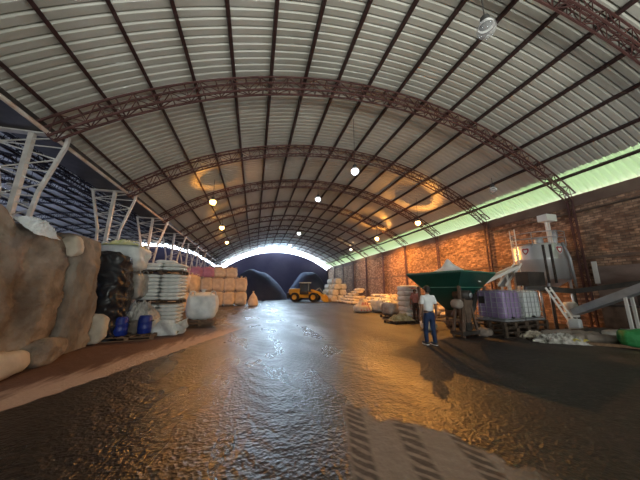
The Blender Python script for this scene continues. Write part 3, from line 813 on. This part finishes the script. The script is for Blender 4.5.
crumple('scrap_heap', 'straw-coloured heap of torn sacks on the flat dark pallet', (7.2, 11.6, .12), (1.2, .7, .32), mat('straw_scraps', (.35,.3,.15), (.62,.56,.36), rough=.8, scale=6), 4, cat='scrap heap')
# wrapped stack with red printed marks
pallet('pallet under the tall wrapped sack stack with red print', (8.4, 12.7, 0), .05, 1.15, 1.0)
sackR = [sack_mesh(1.02, .92, .31, s, mat('printed_white_sack', (.6,.57,.54), (.75,.73,.7), rough=.6, scale=5, bump=.5), 'printed_sack', False) for s in (41, 42)]
for q in sackR:
    mb = MB(); mb.box((.1, -.455, .14), (.45, .03, .035)); mb.box((-.1, -.455, .19), (.3, .03, .025)); mb.build('red_print', M_red, q)
for k in range(6):
    o = sackR[k % 2] if k < 2 else dup(sackR[k % 2])
    o.location = (8.4+random.uniform(-.03,.03), 12.7, .14+k*.28); o.rotation_euler = (0, 0, random.uniform(-.03,.03))
    tag(o, 'cream sack with red print, %s from the bottom of the tall wrapped stack' % nth[k], 'sack', 'printed sacks of the wrapped stack')

# ------------------------------------------------------------------ green hopper
HA = R(16); HC = Vector((7.72, 8.68, 0))
t = thing('green_hopper', 'large green steel hopper filled with white granules, beside the brick wall', 'hopper', HC, HA)
def sq(s, z): return [(-s,-s,z),(s,-s,z),(s,s,z),(-s,s,z)]
def frust(mb, lv, inner=False):
    vs = []; fs = []
    for s, z in lv: vs += sq(s, z)
    for i in range(len(lv)-1):
        for k in range(4): fs.append((i*4+k, i*4+(k+1)%4, i*4+4+(k+1)%4, i*4+4+k))
    mb.add(vs, fs)
mb = MB(); frust(mb, [(.14,.80),(.80,1.70),(1.17,2.20),(1.17,2.27),(1.11,2.27),(1.11,2.20),(.76,1.72),(.12,.86)]); mb.build('bin', M_green, t)
mb = MB()
for s, z, w in ((1.18,2.26,.045),(.81,1.70,.03)):
    q = sq(s, z)
    for k in range(4): mb.bar(q[k], q[(k+1)%4], w)
mb.build('rim_band', mat('worn_green_rim', (.04,.16,.12), (.10,.22,.17), rough=.4), t)
mb = MB()
def hp(u, v):
    x = (u-.5)*2.2; y = (v-.5)*2.2; r = min(1, math.hypot(x, y)/1.12)
    z = 2.14 + .50*(1-r)**1.2 + .24*math.exp(-((x+.05)**2+y*y)/.03) + .10*math.exp(-((x-.25)**2+(y+.2)**2)/.05) + .03*noise.noise(Vector((x*3, y*3, 2)))
    return Vector((x, y, z))
mb.grid(hp, 28, 28); hpo = mb.build('granules', M_white_heap, t)
for sx in (-1, 1):
    for sy in (-1, 1):
        mb = MB(); mb.bar((sx*.86, sy*.86, 1.75), (sx*.78, sy*.78, 0), .09); mb.build('leg', M_brown, t)
mb = MB()
for k in range(4):
    q = sq(.80, .45); mb.bar(q[k], q[(k+1)%4], .05)
mb.build('leg_brace', M_brown, t)
mb = MB(); mb.box((0,0,.7), (.36,.36,.25)); mb.tube([(-.1,-.1,.62),(-.5,-.75,1.15)], .13, 10); mb.build('outlet', M_brown, t)
mb = MB(); mb.box((.3,-1.171,2.1-.2), (.16,.02,.05), Matrix.Rotation(R(-36.5), 3, 'X')); lb = mb.build('name_plate', M_ring, t); lb.location = (0, .17, .02)
# granule crust / funnel machine in front of hopper
t = thing('feed_machine', 'dusty brown feed machine with a round drum under the green hopper', 'machine', (7.35, 7.75, 0), R(14))
mb = MB(); mb.add([(-.22,-.2,1.25),(.30,-.2,1.25),(.30,.2,1.25),(-.22,.2,1.25),(-.02,-.12,.35),(.14,-.12,.35),(.14,.12,.35),(-.02,.12,.35)], [(0,1,2,3),(4,7,6,5),(0,4,5,1),(1,5,6,2),(2,6,7,3),(3,7,4,0)]); mb.build('funnel', M_brown, t)
mb = MB(); mb.tube([(.02,-.28,1.42),(.02,.28,1.42)], .17, 18); mb.build('drum', M_dark, t)
mb = MB(); mb.tube([(.02,-.30,1.42),(.02,-.33,1.42)], .09, 14); mb.build('drum_cap', M_grey, t)
for x in (-.42,.42):
    mb = MB(); mb.bar((x*.35, -.15, 1.3), (x, -.2, 0), .07); mb.bar((x*.35, .15, 1.3), (x, .2, 0), .07); mb.build('leg', M_brown, t)
mb = MB(); mb.box((.0,0,.14), (1.0,.5,.12)); mb.box((.02,0,.32), (.3,.3,.3)); mb.build('base', M_dark, t)
mb = MB(); mb.blob((-.34,.0,1.12), (.34,.34,.30), 7, 3, .04, 3, 2); mb.build('dust_sleeve', M_greysack, t)
mb = MB(); mb.tube([(.12,0,.5),(.7,.05,.95),(1.15,.2,1.4)], .1, 10); mb.build('auger_tube', M_dark, t)
for i, (x, y, s, mm, lb) in enumerate(((8.6,8.9,.5,M_sackc,'cream sack slumped on the floor under the right side of the green hopper'),(7.0,9.3,.6,M_sackc,'pale sack on the floor behind the walking man'),(8.05,7.7,.42,M_greysack,'grey sack on the floor between the feed machine and the purple tank'),(8.9,9.9,.7,M_greysack,'dark sack in the shade behind the green hopper'))):
    mb = MB(); mb.blob((0,0,s*.3), (s*1.4, s, s*.6), 8, 3, .05, 3, i+50); o = mb.build('floor_sack', mm, None, (x, y, 0), i); tag(o, lb, 'sack')

# ------------------------------------------------------------------ IBC tanks on pallets
def ibc(label, loc, rz, m):
    t = thing('caged_liquid_tank', label, 'liquid tank', loc, rz); w, d, h = .98, 1.08, 1.0
    mb = MB(); mb.blob((0,0,.07+h/2), (w-.05, d-.05, h-.02), 12, 12, .006, 3, 1); mb.build('bottle', m, t)
    mb = MB()
    for z in (.1,.28,.46,.64,.82,1.0,1.08):
        q = [(-w/2,-d/2,z),(w/2,-d/2,z),(w/2,d/2,z),(-w/2,d/2,z)]
        for k in range(4): mb.tube([q[k], q[(k+1)%4]], .011, 6)
    for i in range(6):
        f = -.5+i/5
        for s in (-1,1):
            mb.tube([(f*w, s*d/2, .06),(f*w, s*d/2, 1.08)], .010, 6); mb.tube([(s*w/2, f*d, .06),(s*w/2, f*d, 1.08)], .010, 6)
    mb.build('cage', M_grey, t)
    mb = MB(); mb.lathe([(0,1.10),(.11,1.10),(.12,1.06),(.12,1.02),(0,1.02)], n=16); mb.build('cap', M_dark, t)
    mb = MB(); mb.tube([(-.1,-d/2+.02,.13),(-.1,-d/2-.06,.13)], .035, 10); mb.build('valve', M_dark, t)
    mb = MB(); mb.box((0,0,.03), (1.0,1.1,.06)); mb.build('base_tray', M_grey, t)
    mb = MB(); mb.box((-w/2-.012, .25, .72), (.01, .22, .26)); mb.build('placard', M_dark, t)
    return t
RZ = R(4)
for c, (px, py) in enumerate(((8.88, 7.68), (10.06, 7.85))):
    for k in range(3 if c == 0 else 3):
        pallet('dark worn pallet under the %s caged tank, %s from the floor' % (('purple','white')[c], nth[k]), (px+random.uniform(-.06,.06), py+random.uniform(-.05,.05), .17*k), RZ+random.uniform(-.06,.06), 1.2, 1.15, h=.17, m=M_wood_d)
ibc('purple liquid tank in a wire cage on stacked pallets', (8.88, 7.68, .52), RZ, M_purple)
ibc('white liquid tank in a wire cage right of the purple one', (10.06, 7.85, .52), RZ, M_whitetank)

# ------------------------------------------------------------------ stainless tank
TX, TY = 13.22, 8.95
t = thing('stainless_tank', 'tall stainless steel mixing tank with railing beside the brick wall', 'tank', (TX, TY, 0))
mb = MB(); mb.lathe([(0,1.45),(.12,1.45),(.15,1.5),(.95,2.05),(1.0,2.08),(1.0,2.95),(1.012,2.97),(1.012,3.0),(1.0,3.02),(1.0,3.62),(.97,3.67),(.5,3.76),(0,3.78)], n=48); mb.build('vessel', M_steel, t)
for k in range(4):
    a = PI/4+k*PI/2; mb = MB(); mb.tube([(.93*math.cos(a),.93*math.sin(a),2.2),(.93*math.cos(a),.93*math.sin(a),0)], .06, 10); mb.build('leg', M_steel, t)
mb = MB()
for z in (3.95, 4.22):
    mb.tube([(1.02*math.cos(2*PI*i/28), 1.02*math.sin(2*PI*i/28), z) for i in range(29)], .02, 6)
for i in range(7):
    a = 2*PI*i/7; mb.tube([(1.02*math.cos(a),1.02*math.sin(a),3.6),(1.02*math.cos(a),1.02*math.sin(a),4.22)], .02, 6)
mb.build('railing', M_grey, t)
a = R(162)
lx, ly = 1.08*math.cos(a), 1.08*math.sin(a)
mb = MB()
for s in (-.17, .17): mb.tube([(lx-math.sin(a)*s, ly+math.cos(a)*s, 0), (lx-math.sin(a)*s, ly+math.cos(a)*s, 4.5)], .022, 6)
for i in range(14): mb.tube([(lx+math.sin(a)*.17, ly-math.cos(a)*.17, .3+i*.28), (lx-math.sin(a)*.17, ly+math.cos(a)*.17, .3+i*.28)], .014, 6)
mb.build('ladder', M_ring, t)
mb = MB(); mb.lathe([(0,4.05),(.16,4.05),(.18,3.9),(.18,3.74)], (-.15,-.2,0), 16); mb.build('agitator_motor', M_grey, t)
mb = MB(); mb.lathe([(0,4.4),(.13,4.4),(.15,4.36),(.15,4.05),(.11,4.0),(.11,3.7)], (.5,-.45,-.0), 14); mb.build('dosing_motor', M_grey, t)
mb = MB(); mb.bar((.0,-.55,3.65), (-.02,-.55,4.8), .07); mb.bar((.17,-.55,3.65), (.15,-.55,4.8), .07); mb.build('mast', M_ring, t)
mb = MB(); mb.box((.05,-.58,4.92), (.62,.42,.32)); mb.build('control_box', M_ring, t)
mb = MB()
for (aa) in (-2.36, -2.12):
    p = Vector((1.03*math.cos(aa), 1.03*math.sin(aa), 0)); mb.bar(p+Vector((0,0,3.6)), p+Vector((0,0,1.9)), .08, .05)
mb.build('outer_pipes', M_dark, t)
mb = MB(); aa = -1.6; mb.tube([(.2*math.cos(aa)+.0, -1.04, 3.7), (.15, -1.12, 3.0), (.2, -1.12, 1.7)], .05, 10); mb.build('discharge_pipe', M_grey, t)
# shield emblems : white border, red ground, white middle
def shield(mbx, ang, z, s, off, mi):
    pts = [(-1,.9),(-.5,1.05),(0,.92),(.5,1.05),(1,.9),(.95,.1),(.6,-.6),(0,-1.15),(-.6,-.6),(-.95,.1)]
    vs = []
    for (x, y) in pts:
        a = ang + x*s/1.0; r = 1.0+off; vs.append((r*math.cos(a), r*math.sin(a), z+y*s))
    n = len(pts); c = ((1.0+off)*math.cos(ang), (1.0+off)*math.sin(ang), z); vs.append(c)
    mbx.add(vs, [(i, (i+1)%n, n) for i in range(n)], False, mi)
M_emr = mat('emblem_red', (.35,.05,.06)); M_emw = mat('emblem_white', (.8,.8,.8))
for ang in (R(-172), R(-100)):
    mb = MB(); shield(mb, ang, 3.36, .17, .012, 0); shield(mb, ang, 3.36, .14, .018, 1); shield(mb, ang, 3.36, .075, .024, 0)
    mb.build('shield_emblem', [M_emw, M_emr], t)

# chute / screw conveyor next to the tank
def chute(label, a, b2, w, h, m, rails=True, name='conveyor_chute', legs=()):
    a = Vector(a); b2 = Vector(b2)
    t = thing(name, label, 'conveyor', (a.x, a.y, 0))
    o = Vector((a.x, a.y, 0)); A_, B_ = a-o, b2-o
    d = (B_-A_).normalized(); side = d.cross(Vector((0,0,1))).normalized(); up = side.cross(d)
    mb = MB(); mb.bar(A_, B_, w, .03); mb.build('trough', m, t)
    for s in (-1, 1):
        mb = MB(); mb.bar(A_+side*s*w/2+up*h/2, B_+side*s*w/2+up*h/2, .03, h); mb.build('side_wall', M_ring if rails else m, t)
    for f in legs:
        p = A_.lerp(B_, f); mb = MB()
        for s in (-1, 1): mb.bar(p+side*s*w*.4, Vector((p.x, p.y, 0))+side*s*w*.4, .07)
        mb.build('leg', M_ring, t)
    return t
chute('short inclined chute with white side rails between the hopper and the tank', (8.9, 9.1, 1.55), (11.3, 8.7, 2.55), .42, .12, M_grey, legs=(.75,))
chute('second short grey chute crossing toward the tank', (10.3, 8.6, 1.75), (11.9, 9.0, 2.75), .3, .1, M_grey, legs=(.55,))
chute('long grey inclined conveyor trough rising toward the right edge', (11.95, 7.1, .68), (12.2, 4.1, 2.15), .5, .22, M_grey, rails=False, legs=(.47,))
# dark machine frame
t = thing('machine_frame', 'dark steel machine frame under the stainless tank', 'machine', (11.6, 7.6, 0))
mb = MB()
mb.bar((-.9,.35,1.72),(.9,-.2,1.55),.14,.2); mb.bar((.9,-.2,1.55),(2.6,-3.2,2.15),.12,.18)
for x, y in ((-.8,.3),(.1,.1),(.9,-.2),(1.7,-1.6)): mb.bar((x,y,0),(x,y,1.6),.07)
mb.build('beam', M_dark, t)
mb = MB(); mb.box((-.55,.35,2.05), (.9,.5,.55)); mb.build('motor_cover', M_dark, t)
mb = MB(); mb.bar((-.55,-.15,1.7),(-.1,-.5,.35),.06); mb.bar((-.15,-.05,1.7),(.25,-.45,.35),.06)
for i in range(5):
    f = i/5+.1; mb.bar(Vector((-.55,-.15,1.7)).lerp(Vector((-.1,-.5,.35)), f), Vector((-.15,-.05,1.7)).lerp(Vector((.25,-.45,.35)), f), .05)
mb.build('step_ladder', M_ring, t)
t = thing('pump', 'pale grey pump with a round motor under the long dark beam', 'pump', (12.3, 7.5, 0), .4)
mb = MB(); mb.lathe([(0,.55),(.2,.55),(.22,.6),(.22,1.05),(.18,1.12),(0,1.14)], n=18); mb.build('motor', M_ring, t)
mb = MB(); mb.tube([(-.35,0,.3),(.35,0,.3)], .16, 14); mb.build('pump_body', M_grey, t)
mb = MB(); mb.box((0,0,.08), (.7,.45,.16)); mb.box((0,0,.35),(.2,.2,.5)); mb.build('base', M_dark, t)
mb = MB(); mb.blob((0,0,.28), (.3,.35,.56), 8, 8, .01, 2, 3); o = mb.build('plastic_drum', M_whitetank, None, (11.55, 7.0, 0), .2); tag(o, 'pale plastic drum standing below the step ladder', 'drum')
# clutter behind at the wall
for i, (x, y, w, d, h, mm, lb) in enumerate(((13.4,6.4,.9,1.0,1.0,M_brown,'brown steel bin by the brick wall behind the inclined conveyor'),(13.5,5.2,.8,.8,1.25,M_dark,'dark machine cabinet by the brick wall behind the inclined conveyor'),(12.9,4.6,.8,.7,.8,M_brown,'low brown bin under the upper end of the inclined conveyor'))):
    t = thing('steel_bin', lb, 'bin', (x, y, 0))
    mb = MB(); mb.box((0,0,h/2), (w,d,h)); 
    for s in (-1,1): mb.box((s*w*.35,-d/2-.02,h/2),(.05,.04,h))
    mb.build('body', mm, t); mb = MB(); mb.box((0,0,h+.02),(w+.06,d+.06,.05)); mb.build('rim', M_dark, t)
mb = MB(); mb.box((0,0,0), (.06,.16,.95)); o = mb.build('white_board', M_ring, None, (14.38, 7.6, 2.35)); tag(o, 'narrow whitish board leaning on the brick wall beside the column', 'board')


# foreground debris on the right
def lying(label, pts, rads, m, name='rolled_sack', seed=0):
    mb = MB(); P = []; rr = []
    n = 22
    for i in range(n+1):
        f = i/n*(len(pts)-1); k = min(int(f), len(pts)-2); g = f-k
        p = Vector(pts[k]).lerp(Vector(pts[k+1]), g); r = rads[k]*(1-g)+rads[k+1]*g
        r *= 1+.18*noise.noise(Vector((i*.8, seed, 0))); p += Vector((noise.noise(Vector((i*.5, seed, 3)))*.06, noise.noise(Vector((i*.5, seed, 7)))*.06, 0)); p.z = max(r*.8, p.z)
        P.append(p); rr.append(r*(.45 if i in (0, n) else 1))
    mb.tube(P, rr, 14)
    me = mb.v
    mb.v = [(x+.03*noise.noise(Vector((x*5,y*5,z*5))), y, max(.0, z*.85+.03*noise.noise(Vector((x*7,y*7,z*7+seed))))) for (x, y, z) in me]
    o = mb.build(name, m); tag(o, label, 'sack'); return o
lying('long brown rolled sack lying behind the crumpled plastic with yellow print', [(9.6,6.9,.15),(10.3,6.45,.18),(10.9,6.0,.15)], [.13,.19,.15], M_greysack, seed=1)
lying('grey brown rolled sack lying left of the green sack', [(9.75,6.25,.12),(10.1,5.9,.15),(10.5,5.55,.15),(10.75,5.3,.12)], [.14,.17,.17,.13], M_greysack, seed=4)
lying('dark plastic roll behind the grey brown rolled sacks', [(10.8,6.75,.15),(11.5,6.2,.2),(12.2,5.5,.15)], [.16,.22,.16], M_dark, seed=7)
lying('pale grey bundle lying under the inclined conveyor', [(11.3,6.2,.2),(11.9,5.6,.25),(12.4,5.0,.2)], [.14,.2,.15], M_greypl, seed=9)
t = crumple('plastic_bag', 'crumpled translucent white plastic with a yellow print on the floor', (9.3, 6.1, 0), (1.35, .6, .26), mat('dusty_clear_plastic', (.16,.15,.13), (.70,.69,.66), rough=.3, scale=7, bump=.8), 15, amp=.1, rz=R(-35), cat='plastic bag')
mb = MB()
def yp(u, v): return Vector((.42+(u-.5)*.38, (v-.5)*.5, .13+.04*math.sin(u*9)+.03*math.sin(v*8)-.1*abs(u-.5)))
mb.grid(yp, 8, 8, smooth=False); yo = mb.build('yellow_print', M_yel, t)
crumple('plastic_bag', 'flattened white plastic bag near the pallets of the caged tanks', (9.3, 6.85, 0), (.9, .5, .22), M_pale, 25, rz=R(-20), cat='plastic bag')
mb = MB(); mb.bar((9.6,5.75,.05),(10.9,4.15,.05),.14,.07); o = mb.build('timber_plank', M_wood, None); tag(o, 'long timber plank on the floor in front of the grey rolled sacks', 'plank')
mb = MB(); mb.bar((8.75,6.7,.04),(9.9,6.35,.04),.12,.06); o = mb.build('timber_plank', M_wood_d, None); tag(o, 'short dark plank in front of the tank pallets', 'plank')
t = thing('green_sack', 'bright green woven sack lying on the floor at the right edge of the picture', 'sack', (10.48, 5.02, 0), .5)
mb = MB(); mb.blob((0,0,.26), (.75,.6,.5), 10, 2.8, .07, 3, 3); mb.build('body', M_gsack, t)
mb = MB(); mb.blob((.0,-.25,.12), (.6,.35,.26), 8, 3, .04, 3, 5); mb.build('pale_base', M_pale, t)

# ------------------------------------------------------------------ people
def skinmesh(name, verts, edges, m, parent, sub=2, root=0):
    me = bpy.data.meshes.new(name); me.from_pydata([v[:3] for v in verts], edges, [])
    o = bpy.data.objects.new(name, me); C.objects.link(o)
    md = o.modifiers.new('skin', 'SKIN'); md.use_smooth_shade = True
    for i, v in enumerate(verts):
        r = v[3]; r = (r, r) if not isinstance(r, tuple) else r
        me.skin_vertices[0].data[i].radius = r
        me.skin_vertices[0].data[i].use_root = (i == root)
    s = o.modifiers.new('sub', 'SUBSURF'); s.levels = sub; s.render_levels = sub
    dg = bpy.context.evaluated_depsgraph_get(); me2 = bpy.data.meshes.new_from_object(o.evaluated_get(dg))
    bpy.data.objects.remove(o)
    for p in me2.polygons: p.use_smooth = True
    me2.materials.clear(); me2.materials.append(m); me2.name = name
    o = bpy.data.objects.new(name, me2); C.objects.link(o); o.parent = parent
    return o
def person(label, loc, rz, shirt, trousers, H=1.72, stride=.10, mpants='jeans'):
    """faces local +Y"""
    t = thing('person', label, 'person', loc, rz); k = H/1.72
    def S(v): return (v[0]*k, v[1]*k, v[2]*k, v[3]) if not isinstance(v[3], tuple) else (v[0]*k, v[1]*k, v[2]*k, v[3])
    fl, fr = stride, -stride
    V = [(0,0,.94,(.13,.095)),(0,.0,1.08,(.125,.09)),(0,-.01,1.24,(.15,.11)),(0,-.01,1.38,(.16,.10)),(0,0,1.46,(.08,.07)),(0,.015,1.53,(.052,.055)),
         (0,.025,1.60,(.075,.09)),(0,.02,1.68,(.065,.08)),
         (-.17,-.01,1.40,.062),(-.235,-.02,1.14,.045),(-.27,.03,.90,.032),(-.275,.05,.85,.03),
         (.17,-.01,1.40,.062),(.235,-.03,1.15,.045),(.29,.06,.92,.032),(.295,.085,.87,.03),
         (-.09,0,.88,.09),(-.10,fl*.5+.03,.49,.06),(-.10,fl,.09,.04),(-.105,fl+.12,.045,.035),
         (.09,0,.88,.09),(.10,fr*.5+.03,.49,.06),(.10,fr,.09,.04),(.105,fr+.12,.045,.035)]
    Ed = [(0,1),(1,2),(2,3),(3,4),(4,5),(5,6),(6,7),(3,8),(8,9),(9,10),(10,11),(3,12),(12,13),(13,14),(14,15),(0,16),(16,17),(17,18),(18,19),(0,20),(20,21),(21,22),(22,23)]
    # hands
    for side, (wx, wy, wz) in ((-1, (-.275,.05,.85)), (1, (.295,.085,.87))):
        base = len(V); V.append((wx, wy+.015, wz-.05, (.018,.034))); Ed.append((11 if side < 0 else 15, base))
        for i, (dy, ln) in enumerate(((.03,.068),(.01,.078),(-.01,.072),(-.028,.056))):
            a = len(V); V.append((wx, wy+.02+dy, wz-.095, .009)); V.append((wx-side*.012, wy+.025+dy, wz-.095-ln*.55, .008)); V.append((wx-side*.03, wy+.03+dy, wz-.095-ln, .007))
            Ed += [(base, a), (a, a+1), (a+1, a+2)]
        a = len(V); V.append((wx-side*.012, wy+.055, wz-.06, .010)); V.append((wx-side*.02, wy+.075, wz-.10, .008)); Ed += [(base, a), (a, a+1)]
    V = [S(v) for v in V]
    skinmesh('body', V, Ed, M_skin, t, 1)
    # face details
    mb = MB()
    mb.blob((0, .118*k, 1.60*k), (.03,.04,.05), 4, 2.2, 0, 1); mb.blob((-.082*k,.02*k,1.61*k),(.02,.035,.06),4,2.2,0,1); mb.blob((.082*k,.02*k,1.61*k),(.02,.035,.06),4,2.2,0,1)
    mb.build('nose_and_ears', M_skin, t)
    mb = MB()
    for s in (-1,1): mb.blob((s*.03*k,.105*k,1.635*k),(.024,.014,.012),4,2.2,0,1)
    mb.blob((0,.108*k,1.555*k),(.05,.014,.012),4,2.2,0,1); mb.build('eyes_and_mouth', M_hair, t)
    # hair
    mb = MB()
    mb.blob((0,-.004*k,1.668*k), (.185*k,.215*k,.17*k), 10, 2.3, .008, 12, 3, post=lambda q: Vector((q.x, q.y, q.z if not (q.y > .03 and q.z < .0) else .0))); mb.blob((0,-.055*k,1.60*k),(.16*k,.10*k,.13*k),8,2.4,.006,12,4); mb.build('hair', M_hair, t)
    # shirt
    VS = [(0,0,.95,(.165,.125)),(0,0,1.08,(.158,.12)),(0,-.01,1.24,(.172,.128)),(0,-.01,1.37,(.175,.118)),(0,0,1.455,(.085,.075)),
          (-.175,-.01,1.395,.078),(-.215,-.015,1.25,.070),(-.23,-.02,1.18,.068),(.175,-.01,1.395,.078),(.215,-.02,1.25,.070),(.232,-.025,1.19,.068)]
    skinmesh('shirt', [S(v) for v in VS], [(0,1),(1,2),(2,3),(3,4),(3,5),(5,6),(6,7),(3,8),(8,9),(9,10)], shirt, t, 2)
    mb = MB(); mb.lathe([(.072,1.445),(.068,1.475),(.062,1.49),(.058,1.485)], n=18); c = mb.build('collar', shirt, t); c.scale = (k,k,k)
    VT = [(0,0,1.0,(.155,.118)),(0,-.01,.90,(.16,.128)),(-.088,0,.82,.10),(-.10,fl*.5+.03,.49,.074),(-.10,fl,.13,.062),(-.10,fl,.06,.062),(.088,0,.82,.10),(.10,fr*.5+.03,.49,.074),(.10,fr,.13,.062),(.10,fr,.06,.062)]
    skinmesh(mpants, [S(v) for v in VT], [(0,1),(1,2),(2,3),(3,4),(4,5),(1,6),(6,7),(7,8),(8,9)], trousers, t, 2)
    mb = MB(); mb.lathe([(.150,.965),(.152,.965),(.152,.985),(.150,.985)], n=24); c = mb.build('belt', M_hair, t); c.scale = (k, k*.78, k)
    for x, f in ((-.102, fl), (.102, fr)):
        mb = MB(); mb.blob((x*k, (f+.065)*k, .055), (.105,.285,.095), 8, 3, 0, 1, post=lambda q: Vector((q.x, q.y, q.z*(1-.9*max(0, q.y-.02))))); sh = mb.build('shoe', M_shoe, t)
        mb = MB(); mb.blob((x*k, (f+.065)*k, .018), (.112,.295,.034), 8, 4, 0, 1); mb.build('sole', M_sole, sh)
    return t
person('man in white polo shirt and blue jeans walking away across the floor', (5.15, 6.78, 0), R(-6), M_shirt, M_jeans, 1.70, .06)
person('person in faded red shirt standing half hidden behind the man in white', (8.35, 12.0, 0), R(150), M_shirt2, M_trous, 1.62, .04, 'trousers')
